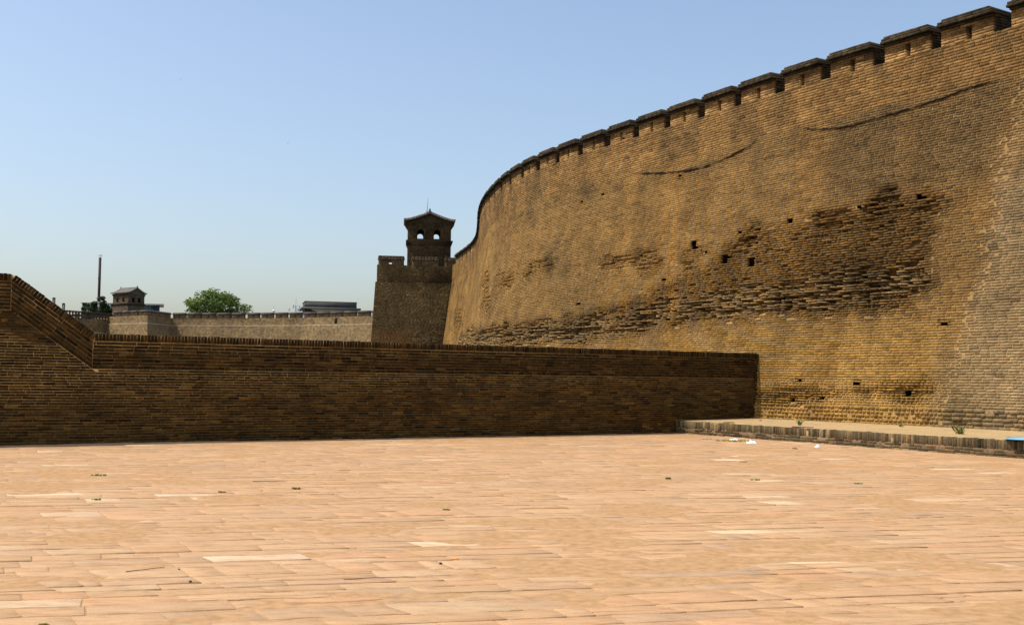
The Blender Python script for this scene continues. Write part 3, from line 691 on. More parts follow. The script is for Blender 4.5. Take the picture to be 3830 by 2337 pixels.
# --- battlements
def wbox(mb, s0, s1, z0, z1, d0, d1, col, ch=0.006):   # block through the parapet thickness
    z0_, z1_ = z0, z1
    V = [cw(s, z, d) for z in (z0_, z1_) for s, d in ((s0, d0), (s1, d0), (s1, d1), (s0, d1))]
    mb.hexa(V, col)
def merlon(s0, k):
    s0 += random.gauss(0, .02); L = 1.60 + random.gauss(0, .03); s1 = s0 + L; body = MB(); cap = MB(); far = s0 > 34
    hs0, hs1 = s0 + 0.68, s0 + 0.86; hz0, hz1 = 11.33, 11.70
    def bc(f=1.0): return np.array((0.285, 0.172, 0.064)) * f * random.lognormvariate(0, .22) * (.75 + .5 * float(vnoise(s0, k, 71)))
    nr = 6; rh = (11.82 - ZGAP) / nr
    for r in range(nr):
        z0 = ZGAP + r * rh; z1 = z0 + rh - 0.009; zc = (z0 + z1) / 2
        cuts = [s0]; u = s0 - (0.15 if r % 2 else 0.0)
        while u < s1: u += 0.31 * random.uniform(.92, 1.08); cuts.append(min(u, s1))
        if cuts[-1] - cuts[-2] < .06: cuts.pop(-2)
        for a, b in zip(cuts[:-1], cuts[1:]):
            segs = [(a, b)]
            if hz0 < zc < hz1: segs = [q for q in ((a, min(b, hs0)), (max(a, hs1), b)) if q[1] - q[0] > .01]
            for x0, x1 in segs:
                f = (0.22 + .4 * sstep(0, .5, float(vnoise(x0 * 2, z0 * 3, 72)))) if r >= 3 else 1.0  # upper rows: coping shadow and grime both put into the brick colour
                if x0 < s0 + .2: f *= 0.75  # end bricks darker, shade of the gap put into their colour
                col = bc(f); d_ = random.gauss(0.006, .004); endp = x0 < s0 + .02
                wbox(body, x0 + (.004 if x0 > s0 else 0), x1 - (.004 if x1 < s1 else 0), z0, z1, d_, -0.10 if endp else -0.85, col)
                if endp: wbox(body, x0 + .003, x1 - .004, z0, z1, -0.103, -0.85, np.array((.040, .029, .015)) * random.lognormvariate(0, .3))  # rear of the end face near-black, its shade put into the colour
    e = .02                                     # core round the loophole, shade inside it put into near-black colours
    for x0, x1, z0, z1, cc in ((s0 + e, hs0 - .13, ZGAP, 11.82, (.18, .12, .065)), (hs1 + .13, s1 - e, ZGAP, 11.82, (.18, .12, .065)), (hs0 - .13, hs0 - .01, ZGAP, 11.82, (.035, .024, .013)), (hs1 + .01, hs1 + .13, ZGAP, 11.82, (.035, .024, .013)), (hs0 - .01, hs1 + .01, ZGAP, hz0 - .005, (.035, .024, .013)), (hs0 - .01, hs1 + .01, hz1 + .005, 11.82, (.035, .024, .013))):
        wbox(body, x0, x1, z0, z1, -0.006, -0.83, cc)
    wbox(body, hs0 - .01, hs1 + .01, hz0 - .005, hz1 + .005, -0.60, -0.70, (.02, .014, .008))
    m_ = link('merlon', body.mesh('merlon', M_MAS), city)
    zz = 11.815
    for hh, ov, en, colf in ((0.06, 0.06, 0.02, .55), (0.08, 0.165, 0.06, .5), (0.08, 0.135, 0.04, .58), (0.072 + random.gauss(0, .006), 0.10, -0.02 - random.random() * .05, .66)):
        u = s0 - en; e1 = s1 + en
        while u < e1 - .01:
            v = min(e1, u + 0.27 * random.uniform(.85, 1.15)); v = e1 if e1 - v < .09 else v
            cc = np.array((0.066, 0.049, 0.026)) * random.lognormvariate(0, .28) * colf * 1.25
            wbox(cap, u + .003, v - .003, zz, zz + hh - .006 + random.gauss(0, .002), ov + random.gauss(0, .004), -0.85 - ov, cc); u = v
        wbox(cap, s0 - en + .02, s1 + en - .02, zz, zz + hh, ov - .015, -0.85 - ov + .015, (.06, .045, .025))
        zz += hh
    link('coping', cap.mesh('coping', M_MAS), m_)
k = 0
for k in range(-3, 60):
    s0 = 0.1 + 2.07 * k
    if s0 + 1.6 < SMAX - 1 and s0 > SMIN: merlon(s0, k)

# ================================================================== BASTION (shaded block beyond the curve)
BL = np.array([-11.52, 95.80]); BA = math.radians(9.0); BD = np.array([math.cos(BA), math.sin(BA)]); BN = np.array([BD[1], -BD[0]])
bast = tag(empty('bastion', (BL[0], BL[1], 0)), 'square brick bastion in shade carrying the watchtower, beyond the curve of the tall wall', 'bastion')
def bs(x, z, d):
    p = BL + BD * x + BN * (d + 0.06 * max(0, 9.8 - z) + (0.10 if z < 9.8 else 0)); return (p[0], p[1], z)
def bleft(z): return -0.12 - 0.057 * max(0, 9.8 - z) - (0.12 if z < 9.8 else 0) if z < 11.3 else 0
mb = MB(); XR = 8.5; DPT = -12.0
def ring(z):
    A = [bs(bleft(z), z, 0), bs(XR, z, 0)]
    return A + [(A[1][0], A[1][1] + 12, z), (A[0][0] - .9, A[0][1] + 12, z)]
for z0, z1 in ((-0.1, 9.799), (9.801, 11.28)):
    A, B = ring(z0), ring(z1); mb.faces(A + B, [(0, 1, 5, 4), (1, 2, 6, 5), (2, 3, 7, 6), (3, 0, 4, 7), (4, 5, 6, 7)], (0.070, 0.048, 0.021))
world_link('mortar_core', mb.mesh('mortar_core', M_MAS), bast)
bb = MB(); z = 3.0
while z < 11.28 - .05:
    h = 0.082; u = bleft(z + .04) - random.random() * .2
    while u < 7.2:
        l = random.choice((.30, .30, .15)) * random.uniform(.9, 1.1); a, b = max(u, bleft(z + .04)), u + l
        u += l
        if b - a < .05: continue
        n1 = float(fbm(a * .5, z * .6, 81)); n2 = float(fbm(a * 1.1 + 9, z * 1.5, 82))
        er = float(sstep(.48, .68, n1) * sstep(8.6, 7.4, z))
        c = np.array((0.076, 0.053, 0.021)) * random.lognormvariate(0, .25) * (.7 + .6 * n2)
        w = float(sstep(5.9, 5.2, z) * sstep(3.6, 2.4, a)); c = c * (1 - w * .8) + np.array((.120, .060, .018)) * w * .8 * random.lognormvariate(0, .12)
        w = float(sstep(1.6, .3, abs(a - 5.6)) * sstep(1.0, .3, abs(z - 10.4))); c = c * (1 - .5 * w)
        if random.random() < .05: c = c * 1.7
        if random.random() < .06 * er + .003: continue
        d = .014 + random.gauss(0, .005) + er * random.uniform(-.06, .07)
        V, F = brick_geo([(a + .005, z + .005), (b - .005, z + .005), (b - .005, z + h - .005), (a + .005, z + h - .005)], bs, d, -.05 if er < .2 else -.08, .006)
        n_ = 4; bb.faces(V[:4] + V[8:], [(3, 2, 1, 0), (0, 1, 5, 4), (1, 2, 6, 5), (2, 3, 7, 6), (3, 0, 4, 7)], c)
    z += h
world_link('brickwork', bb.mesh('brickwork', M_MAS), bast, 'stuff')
def bast_merlon(x0, x1, hole):
    m = MB()
    def bx(x0, x1, z0, z1, d0, d1, col): m.hexa([bs(x, z, d) for z in (z0, z1) for x, d in ((x0, d0), (x1, d0), (x1, d1), (x0, d1))], col)
    hx = (x0 + x1) / 2 - .06
    for r in range(6):
        z0 = 11.28 + r * .078; u = x0
        while u < x1 - .02:
            v = min(x1, u + .3 * random.uniform(.85, 1.1)); v = x1 if x1 - v < .08 else v
            segs = [(u, v)]
            if hole and r in (1, 2): segs = [q for q in ((u, min(v, hx - .13)), (max(u, hx + .13), v)) if q[1] - q[0] > .01]
            for a, b in segs: bx(a + .003, b - .003, z0, z0 + .072, random.gauss(0, .005), -.45, np.array((.15, .10, .055)) * random.lognormvariate(0, .2))
            u = v
    if not hole: bx(x0 + .02, x1 - .02, 11.28, 11.75, -.01, -.44, (.12, .08, .05))
    mm = world_link('merlon', m.mesh('merlon', M_MAS), bast)
    m = MB(); z0 = 11.745
    for hh, ov in ((.09, .13), (.08, .09), (.08, .05), (.08, 0.0)):
        u = x0 - ov * .4
        while u < x1 + ov * .4 - .02:
            v = min(x1 + ov * .4, u + .28); bx(u + .003, v - .003, z0, z0 + hh - .005, ov, -.45 - ov, np.array((.075, .058, .038)) * random.lognormvariate(0, .3)); u = v
        z0 += hh
    c = link('coping', m.mesh('coping', M_MAS), mm); c.matrix_parent_inverse = Matrix.Identity(4)
bast_merlon(0.0, 2.2, True); bast_merlon(2.9, 5.15, False); bast_merlon(5.75, 7.6, False)

# ================================================================== WATCHTOWERS
def arch(cx, z0, w, h, n=9):
    r = w / 2; pts = [(cx - r, z0)]
    for k in range(n + 1):
        a = math.pi - math.pi * k / n; pts.append((cx + r * math.cos(a), z0 + h - r + r * math.sin(a)))
    return pts + [(cx + r, z0)]
def wall_with_arches(mb, P, W, z0, z1, wins, th, col):     # P(x, z, depth) -> xyz
    def cell(q):
        A = [P(x, z, 0) for x, z in q]; B = [P(x, z, th) for x, z in q]; n = len(q)
        mb.faces(A + B, [list(range(n))[::-1], list(range(n, 2 * n))] + [[i, (i + 1) % n, n + (i + 1) % n, n + i] for i in range(n)], col)
    x = 0.0
    for cx, wz, w, h in wins:
        cell([(x, z0), (cx - w / 2, z0), (cx - w / 2, z1), (x, z1)])
        cell([(cx - w / 2, z0), (cx + w / 2, z0), (cx + w / 2, wz), (cx - w / 2, wz)])
        a = arch(cx, wz, w, h)[1:-1]
        for p, q in zip(a[:-1], a[1:]): cell([p, q, (q[0], z1), (p[0], z1)])
        x = cx + w / 2
    cell([(x, z0), (W, z0), (W, z1), (x, z1)])
def watchtower(label, origin, rz, W, D, zb, zc0, zc1, zw, ze, zr, front, side, rod, colour, group):
    root = tag(empty('watchtower', (origin[0], origin[1], 0), rz), label, 'watchtower', group)
    T = 0.36
    m = MB()                                    # front and back gable walls, side walls
    F_ = lambda x, z, d: (x, d, z); Bk_ = lambda x, z, d: (W - x, D - d, z)
    Lf = lambda x, z, d: (d, D - T - x, z); Rt = lambda x, z, d: (W - d, T + x, z)
    zt = ze - 0.05
    wins = lambda lst: [(cx, zw, .56, .84) for cx in lst]
    wall_with_arches(m, F_, W, zc1, zt, wins(front), T, colour); wall_with_arches(m, Bk_, W, zc1, zt, wins([W - c for c in front][::-1]), T, colour)
    wall_with_arches(m, Lf, D - 2 * T, zc1, zt, wins(side), T, colour); wall_with_arches(m, Rt, D - 2 * T, zc1, zt, wins(side), T, colour)
    m.box(0.02, W - .02, 0.02, D - .02, zb, zc0, tuple(c * .95 for c in colour))
    for y0 in (0.0, D - T):                     # gable triangles
        def prof(x): t = abs(x - W / 2) / (W / 2); return zt + (zr - .12 - zt) * (1 - t) ** 1.15
        xs = np.linspace(0, W, 13); top = [(x, y0, prof(x)) for x in xs]
        m.prism([(0, y0, zt)] + [(W, y0, zt)] + top[::-1][1:-1], (0, T, 0), colour)
    body = link('tower_wall', m.mesh('tower_wall', M_MAS), root)
    if not rod: m = MB(); m.box(T + .25, W - T - .25, T + .25, D - T - .25, zc1, zt + .2, (.03, .024, .018)); link('dark_core_box', m.mesh('dark_core_box', M_MAS), root)  # dark box added inside so no daylight shows through the windows
    m = MB()                                    # brick courses in relief on the visible walls
    rnd = random.Random(5)
    def course(Pm, L, z0, z1, wl):
        z = z0 + .02
        while z < z1 - .03:
            u = -rnd.random() * .25
            while u < L:
                l = .3 * rnd.uniform(.5, 1.1); a, b = max(u, .0), min(u + l, L); u += l
                if b - a < .06: continue
                if any(abs((a + b) / 2 - cx) < .28 + (b - a) / 2 and zw - .02 < z + .04 < zw + .86 for cx in wl): continue
                cc = np.array(colour) * rnd.lognormvariate(0, .25); q = [(a + .006, z), (b - .006, z), (b - .006, z + .075), (a + .006, z + .075)]
                A = [Pm(x, zz, -rnd.uniform(.006, .022)) for x, zz in q]; B = [Pm(x, zz, .02) for x, zz in q]
                m.faces(A + B, [(3, 2, 1, 0), (0, 1, 5, 4), (1, 2, 6, 5), (2, 3, 7, 6), (3, 0, 4, 7)], cc)
            z += .085
    course(F_, W, zc1, zt, front); course(F_, W, zb, zc0, []); course(lambda x, z, d: (d, D - x, z), D, zc1, zt, [D - T - c + 0 for c in []] + [T + c for c in side]); course(lambda x, z, d: (d, D - x, z), D, zb, zc0, [])
    link('brickwork', m.mesh('brickwork', M_MAS), root, 'stuff')
    m = MB(); dk = tuple(c * .55 for c in colour); o = [0.16, 0.12, 0.07, 0.03]
    for k, ov in enumerate(o[::-1]):            # string course, stepping out upwards
        h = (zc1 - zc0) / 4; m.box(-ov, W + ov, -ov, D + ov, zc0 + k * h + .001, zc0 + (k + 1) * h - .004, dk)
    link('cornice', m.mesh('cornice', M_MAS), root)
    m = MB()                                    # corbelled eaves on the two long sides
    for k in range(5):
        ov = 0.04 + 0.055 * k; z0 = zt - .42 + .085 * k
        for x0, x1 in ((-ov, .1), (W - .1, W + ov)): m.box(x0, x1, -.02, D + .02, z0, z0 + .08, tuple(c * .75 for c in colour))
    link('eaves_corbel', m.mesh('eaves_corbel', M_MAS), root)
    for lst, P_, Ln in ((front, F_, W),):       # arch rings
        for cx in lst:
            m = MB(); r = .28
            for k in range(11):
                a0, a1 = math.pi * k / 11 + .03, math.pi * (k + 1) / 11 - .03; zc_ = zw + .84 - r
                q = [(cx + rr * math.cos(a), zc_ + rr * math.sin(a)) for rr, a in ((r + .005, a0), (r + .12, a0), (r + .12, a1), (r + .005, a1))]
                A = [P_(x, z, -.03) for x, z in q]; B = [P_(x, z, .02) for x, z in q]
                m.faces(A + B, [(0, 1, 2, 3), (0, 1, 5, 4), (1, 2, 6, 5), (2, 3, 7, 6), (3, 0, 4, 7)], tuple(c * rnd.uniform(.9, 1.3) for c in colour))
            link('window_arch', m.mesh('window_arch', M_MAS), root)
    m = MB(); OV = .36; GO = .22; nx = 10       # concave roof, ridge along the depth
    def rp(t): return ze + .03 + (zr - ze) * (1 - t) ** 1.22 + .10 * t ** 6
    for sgn in (-1, 1):
        X = [W / 2 + sgn * (W / 2 + OV) * k / nx for k in range(nx + 1)]; Zr = [rp(k / nx) for k in range(nx + 1)]
        for k in range(nx):
            V = [(X[k], -GO, Zr[k] - .12), (X[k + 1], -GO, Zr[k + 1] - .12), (X[k + 1], D + GO, Zr[k + 1] - .12), (X[k], D + GO, Zr[k] - .12), (X[k], -GO, Zr[k]), (X[k + 1], -GO, Zr[k + 1]), (X[k + 1], D + GO, Zr[k + 1]), (X[k], D + GO, Zr[k])]
            m.hexa(V)
    roof = link('roof', m.mesh('roof', M_TILE), root)
    m = MB(); nt_ = int((D + 2 * GO) / .22)
    for q in range(nt_ + 1):                    # rows of half-round tiles
        y = -GO + .05 + (D + 2 * GO - .1) * q / nt_
        for sgn in (-1, 1):
            m.tube([(W / 2 + sgn * (W / 2 + OV + .02) * k / nx, y, rp(k / nx) + .02) for k in range(nx + 1)], .065, (1, 1, 1), 6)
    link('tile_rows', m.mesh('tile_rows', M_TILE), roof)
    m = MB(); m.box(W / 2 - .11, W / 2 + .11, -GO - .03, D + GO + .03, zr + .0, zr + .14)
    for y in (-GO - .03, D + GO - .09):
        m.prism([(W / 2 - .09, y, zr + .1), (W / 2 + .09, y, zr + .1), (W / 2 + .07, y, zr + .26), (W / 2, y, zr + .38), (W / 2 - .07, y, zr + .26)], (0, .12, 0))
    link('ridge', m.mesh('ridge', M_TILE), roof)
    if rod:
        m = MB(); m.tube([(W / 2 - .30, -.10, 14.0), (W / 2 - .27, -.12, zr - .2), (W / 2 - .26, -.28, zr + .1)], .045); m.tube([(W / 2 - .26, -.28, zr + .05), (W / 2 - .22, -.28, zr + .6), (W / 2 - .17, -.28, zr + 1.25)], [.03, .02, .012])
        link('lightning_rod', m.mesh('lightning_rod', plain('dark_rod', (.05, .04, .03), .6)), root)
    return root
o3 = BL + BD * 2.66 - BN * 3.0
watchtower('brick watchtower with two see-through arched windows and a lightning rod', o3, math.radians(5.5), 3.85, 3.4, 11.2, 13.42, 13.85, 14.0, 15.58, 16.36, (1.13, 2.60), (1.34,), True, (0.066, 0.045, 0.020), 'watchtowers on the walls')
FA = math.atan2(.81, .585)
watchtower('small distant watchtower with a pale grey tiled roof beside the chimney', (-64.9, 189.0), FA, 3.2, 4.3, 11.3, 13.25, 13.65, 13.85, 15.35, 16.35, (1.0, 2.2), (.95, 2.6), False, (0.135, 0.103, 0.066), 'watchtowers on the walls')

# ================================================================== DISTANT CITY WALL
dist = tag(empty('distant_city_wall', (0, 0, 0)), 'long distant battlemented brick wall with a projecting bastion, seen over the low wall', 'wall')
PL_ = [(-76, 197), (-66.2, 185.8), (-58.9, 180.8), (-57.3, 188.5), (-44.1, 185.8), (-34.0, 182.2), (-22.0, 174.9), (-10.0, 168.0)]
def uv_quads(name, quads, uvs, mat, parent):
    V = [p for q in quads for p in q]; me = quad_mesh(name, V, np.arange(len(V)).reshape(-1, 4), None, mat)
    ul = me.uv_layers.new(name='UVMap'); ul.data.foreach_set('uv', np.array(uvs, np.float32).ravel()); return link(name, me, parent)
def mer_far_mesh(L):
    m = MB(); hx = L * .52
    for a, b, z0, z1 in ((0, hx - .1, 0, .55), (hx + .1, L, 0, .55), (hx - .1, hx + .1, 0, .1), (hx - .1, hx + .1, .42, .55)): m.box(a, b, 0, .5, z0, z1, (.20, .145, .085))
    m.box(hx - .1, hx + .1, .4, .48, .1, .42, (.03, .02, .015))
    return m.mesh('merlon', M_MAS)
def cop_far_mesh(L):
    m = MB(); P = [(-.14, .55), (-.14, .66), (.05, .84), (.25, .9), (.45, .84), (.64, .66), (.64, .55)]
    m.prism([(-.06, y, z) for y, z in P], (L + .12, 0, 0), (.075, .064, .048)); return m.mesh('coping', M_MAS)
mes = {}
s_acc = 0
for i, (a, b) in enumerate(zip(PL_[:-1], PL_[1:])):
    a = np.array(a); b = np.array(b); L = float(np.hypot(*(b - a))); d = (b - a) / L; nn = np.array([d[1], -d[0]])
    P = lambda s, z, o: (*(a + d * s + nn * o), z)
    zt, zl = 11.2, 9.95; bt = .09 * zl
    # mitre the battered foot at the corners
    def mit(j, o):
        q = np.array(PL_[j]); ns = []
        for e0, e1 in ((j - 1, j), (j, j + 1)):
            if e0 >= 0 and e1 < len(PL_): v = np.array(PL_[e1]) - np.array(PL_[e0]); v = v / np.hypot(*v); ns.append(np.array([v[1], -v[0]]))
        if len(ns) == 1: return q + ns[0] * o
        m_ = ns[0] + ns[1]; return q + m_ / (m_ @ m_) * 2 * o
    R = lambda o0, z0, o1, z1: [(*mit(i, o0), z0), (*mit(i + 1, o0), z0), (*mit(i + 1, o1), z1), (*mit(i, o1), z1)]
    quads = [R(.22 + bt, 0, .22, zl), R(0, zl + .002, 0, zt)]
    uvs = []
    for z0, z1 in ((0, zl), (zl, zt)): uvs += [(s_acc, z0), (s_acc + L, z0), (s_acc + L, z1), (s_acc, z1)]
    uv_quads('wall_face', quads, uvs, M_FAR, dist)
    mb = MB(); mb.face(R(.24, zl - .10, .24, zl), (.55, .47, .36)); mb.face(R(.24, zl, -.02, zl), (.62, .54, .42)); mb.face(R(0, zt, -.5, zt), (.2, .15, .1)); mb.face([(*mit(i, -.5), zt), (*mit(i + 1, -.5), zt), (*mit(i + 1, -.5), 0), (*mit(i, -.5), 0)], (.2, .15, .1))  # sunlit line of the ledge put into its pale colour
    link('ledge', mb.mesh('ledge', M_MAS), dist)
    s_acc += L
    if i == 0: continue
    per = 2.62 if i > 2 else 2.4; cnt = max(1, int(round((L - .2) / per))); per = (L - .1) / cnt; ml = per - .47
    for q in range(cnt):
        key = round(ml, 2)
        if key not in mes: mes[key] = (mer_far_mesh(ml), cop_far_mesh(ml))
        mo = link('merlon', mes[key][0], dist); p = P(.2 + q * per, zt, 0); mo.location = p; mo.rotation_euler = (0, 0, math.atan2(d[1], d[0]))
        link('coping', mes[key][1], mo)
# small arched drain opening in the far wall
mb = MB(); d = np.array([12.0, -7.3]) / math.hypot(12, 7.3); nn = np.array([d[1], -d[0]]); c0_ = np.array([-28.1, 178.6])
pts = [(x, z) for x, z in arch(0, 10.15, .5, .95)]
mb.prism([(*(c0_ + d * x + nn * .03), z) for x, z in pts], (-nn[0] * .02, -nn[1] * .02, 0), (.02, .015, .01)); link('opening', mb.mesh('opening', M_DARKIN), dist)

# openwork parapet wall in shade, left of the distant bastion
opw = tag(empty('openwork_wall', (0, 0, 0)), 'dark distant wall with a pierced openwork parapet, left of the small watchtower', 'wall')
a = np.array([-73.2, 176.5]); b = np.array([-66.9, 188.9]); L = float(np.hypot(*(b - a))); d = (b - a) / L; nn = np.array([d[1], -d[0]])
P = lambda s, z, o: (*(a + d * s + nn * o), z)
quads = [[P(0, 0, .0), P(L, 0, .0), P(L, 10.6, 0), P(0, 10.6, 0)], [P(0, 10.6, 0), P(L, 10.6, 0), P(L, 10.6, -.4), P(0, 10.6, -.4)], [P(0, 10.6, -.4), P(L, 10.6, -.4), P(L, 0, -.4), P(0, 0, -.4)]]
uv_quads('wall_face', quads, [(0, 0), (L, 0), (L, 10.6), (0, 10.6)] * 3, M_FAR, opw)
mb = MB()
for s in np.arange(0, L - .1, .62):            # pierced panel: posts, crosses and rails
    for x0, x1, z0, z1 in ((s, s + .12, 10.6, 11.62), (s + .12, s + .62, 10.6, 10.72), (s + .12, s + .62, 10.92, 11.08)):
        mb.hexa([P(x, z, o) for z in (z0, z1) for x, o in ((x0, -.05), (x1, -.05), (x1, -.3), (x0, -.3))], (.12, .09, .06))
    for q in ([(s + .12, 11.08), (s + .32, 11.08), (s + .12, 11.3)], [(s + .62, 11.08), (s + .62, 11.3), (s + .42, 11.08)], [(s + .12, 11.62), (s + .12, 11.42), (s + .3, 11.62)], [(s + .62, 11.62), (s + .44, 11.62), (s + .62, 11.42)]):
        mb.prism([P(x, z, -.06) for x, z in q], tuple(-nn * .2) + (0,), (.12, .09, .06))
link('openwork_panel', mb.mesh('openwork_panel', M_MAS), opw)
mb = MB(); mb.hexa([P(x, z, o) for z in (11.621, 11.80) for x, o in ((-.1, .12), (L + .1, .12), (L + .1, -.5), (-.1, -.5))], (.10, .08, .055)); link('coping', mb.mesh('coping', M_MAS), opw)
mb = MB(); mb.hexa([P(x, z, o) for z in (8.2, 8.5) for x, o in ((0, .35), (L, .35), (L, .01), (0, .01))], (.42, .32, .19)); link('ledge', mb.mesh('ledge', M_MAS), opw)  # lit strip along this ledge put into its pale colour
mb = MB()                                      # stepped pier at its end
for z0, z1, w in ((0, 9.6, 1.15), (9.6, 11.0, .8), (11.0, 11.9, .5)): mb.hexa([P(x, z, o) for z in (z0, z1 - .004) for x, o in ((L - .9, w), (L + .2, w), (L + .2, .004), (L - .9, .004))], (.10, .07, .045))
link('stepped_pier', mb.mesh('stepped_pier', M_MAS), opw)
for (x, y, zt, lab) in ((-72.14, 176.0, 13.58, 'dark green post with a hole in its head, higher up the ramp'), (-70.59, 176.0, 12.71, 'dark green post with a hole in its head, lower and nearer the chimney')):
    m = MB()
    for x0, x1, z0, z1 in ((-.18, .18, 0, zt - .62), (-.18, -.09, zt - .62, zt - .32), (.09, .18, zt - .62, zt - .32), (-.18, .18, zt - .32, zt - .14)): m.box(x0, x1, -.15, .15, z0, z1)
    m.prism([(-.22, -.18, zt - .139), (.22, -.18, zt - .139), (.12, -.18, zt - .03), (0, -.18, zt), (-.12, -.18, zt - .03)], (0, .36, 0))
    o = link('roof_post', m.mesh('roof_post', plain('post_green', (.05, .075, .06), .7)), None); o.location = (x, y, 0); tag(o, lab, 'post', 'pierced posts behind the ramp')

# ------------------------------------------------------------------ things behind the far wall
ch = tag(empty('chimney', (-96.9, 262.0, 0)), 'tall thin dark red-brown steel chimney with a small cap', 'chimney')
M_RUST = plain('rust_red', (0.045, 0.022, 0.018), .75, .35, 1.5); M_PALE = plain('pale_metal', (.55, .53, .48), .5, .1)
m = MB(); m.tube([(0, 0, 0), (0, 0, 12), (0.02, 0, 21), (0.0, 0, 28.9)], [.34, .33, .31, .30], n=14); s_ = link('stack', m.mesh('stack', M_RUST), ch)
for z in (12, 19.6, 24): m = MB(); m.tube([(0, 0, z), (0, 0, z + .12)], .37, n=14); link('flange', m.mesh('flange', M_RUST), ch)
m = MB()
for k in range(4): a_ = k * math.pi / 2 + .4; m.tube([(.25 * math.cos(a_), .25 * math.sin(a_), 28.85), (.25 * math.cos(a_), .25 * math.sin(a_), 29.45)], .035, n=5)
m.tube([(0, 0, 29.45), (0, 0, 29.52), (0, 0, 29.72)], [.48, .46, .05], n=14); link('rain_cap', m.mesh('rain_cap', M_PALE), ch)
shed = tag(empty('metal_shed', (-94.2, 245.0, 0), math.atan2(5.0, 16.0)), 'flat dark blue-green sheet metal building behind the small watchtower', 'building')
LS = 16.2; zt = 17.1
m = MB(); m.box(0, LS, 0, 8, 0, zt)
for k in range(int(LS / .6)): m.box(k * .6, k * .6 + .18, -.06, 0, 0, zt - .01)
link('wall', m.mesh('wall', plain('teal_sheet', (.028, .055, .075), .55, .2, 2.0, .4)), shed)
m = MB(); m.box(-.2, LS + .9, -.7, 8.4, zt + .002, zt + .30); link('roof', m.mesh('roof', plain('pale_roof', (.52, .50, .46), .8, .12)), shed)
m = MB(); m.box(LS - 6, LS + 1.5, -3.2, -.07, 14.2, 14.45); link('lean_to_roof', m.mesh('lean_to_roof', bpy.data.materials['pale_roof']), shed)
# concrete rooftop building
cb = tag(empty('concrete_building', (-40.7, 220.0, 0), math.atan2(2.6, 9.9)), 'flat-roofed grey concrete building with an overhanging roof slab above the far wall', 'building')
M_CONC = plain('grey_concrete', (.085, .085, .075), .9, .2, 1.0); M_CONL = plain('pale_concrete', (.14, .135, .115), .9, .15, 1.0)
m = MB(); m.box(0, 10.1, 0, 7, 0, 14.9); wl = link('wall', m.mesh('wall', M_CONC), cb)
for k in range(4): m = MB(); m.box(.9 + k * 2.4, 2.3 + k * 2.4, -.04, .02, 12.6, 14.2); link('window', m.mesh('window', M_DARKIN), cb)
m = MB(); m.box(-.04, .02, 1.4, 5.6, 12.0, 14.6); link('lit_end_face', m.mesh('lit_end_face', plain('lit_end_blue', (.30, .36, .42), .6, .1)), cb)  # bluish light on the end wall put in as a pale sheet
m = MB(); m.box(-.75, 10.85, -.9, 7.8, 14.902, 15.25); link('roof_slab', m.mesh('roof_slab', M_CONL), cb)
m = MB(); m.box(0, 10.1, 0, .3, 15.252, 16.35); m.box(0, .3, .302, 7, 15.252, 16.35); m.box(9.8, 10.1, .302, 7, 15.252, 16.35); m.box(.302, 9.798, 6.7, 7, 15.252, 16.35); link('parapet', m.mesh('parapet', M_CONC), cb)
m = MB(); m.box(-.08, 10.18, -.08, .4, 16.352, 16.5); m.box(-.08, .4, .402, 7.08, 16.352, 16.5); m.box(9.7, 10.18, .402, 7.08, 16.352, 16.5); link('parapet_cap', m.mesh('parapet_cap', M_CONL), cb)
m = MB(); m.tube([(5.9, -.15, 0), (5.9, -.15, 14.8)], .09, n=8); link('downpipe', m.mesh('downpipe', M_PALE), cb)
# lattice mast
ms = tag(empty('telecom_mast', (-116.0, 600, 0)), 'pale lattice telecom mast with panel aerials, hazy behind the far wall', 'mast')
M_MAST = plain('hazed_mast_steel', (.42, .47, .52), .5, .05)  # distance haze put into the pale steel colour
m = MB()
def mr(z): return 2.2 - 1.7 * z / 41
for k in range(4):
    a_ = math.pi / 4 + k * math.pi / 2; m.tube([(mr(z) * math.cos(a_), mr(z) * math.sin(a_), z) for z in (0, 20, 41)], .13, n=5)
zz = 0
while zz < 40:
    for k in range(4):
        a0_, a1_ = math.pi / 4 + k * math.pi / 2, math.pi / 4 + (k + 1) * math.pi / 2
        m.tube([(mr(zz) * math.cos(a0_), mr(zz) * math.sin(a0_), zz), (mr(zz + 2) * math.cos(a1_), mr(zz + 2) * math.sin(a1_), zz + 2)], .07, n=4)
        m.tube([(mr(zz) * math.cos(a1_), mr(zz) * math.sin(a1_), zz), (mr(zz + 2) * math.cos(a0_), mr(zz + 2) * math.sin(a0_), zz + 2)], .07, n=4)
        m.tube([(mr(zz) * math.cos(a0_), mr(zz) * math.sin(a0_), zz), (mr(zz) * math.cos(a1_), mr(zz) * math.sin(a1_), zz)], .06, n=4)
    zz += 2
link('lattice', m.mesh('lattice', M_MAST), ms)
m = MB(); m.tube([(0, 0, 40.5), (0, 0, 45.5)], [.1, .05], n=5); link('aerial', m.mesh('aerial', M_MAST), ms)
for k in range(6):
    a_ = k * math.pi / 3; zq = 37.6 if k % 2 else 39.4; r_ = 3.6 if k % 2 else 2.0
    m = MB(); m.box(-.22, .22, -.12, .12, -1.1, 1.1); m.tube([(0, 0, .3), (-r_ + .6, 0, .3)], .07, n=4); q = link('panel_aerial', m.mesh('panel_aerial', M_MAST), ms); q.location = (r_ * math.cos(a_), r_ * math.sin(a_), zq); q.rotation_euler = (0, 0, a_)
m = MB(); pts = [(0, 0, 0), (0, 0, 13.0)]; m.tube(pts, .06, n=6); sp = tag(empty('rooftop_ball', (-42.6, 200, 0)), 'small white ball on a thin spike above the far wall', 'ornament'); link('pole', m.mesh('pole', M_PALE), sp)
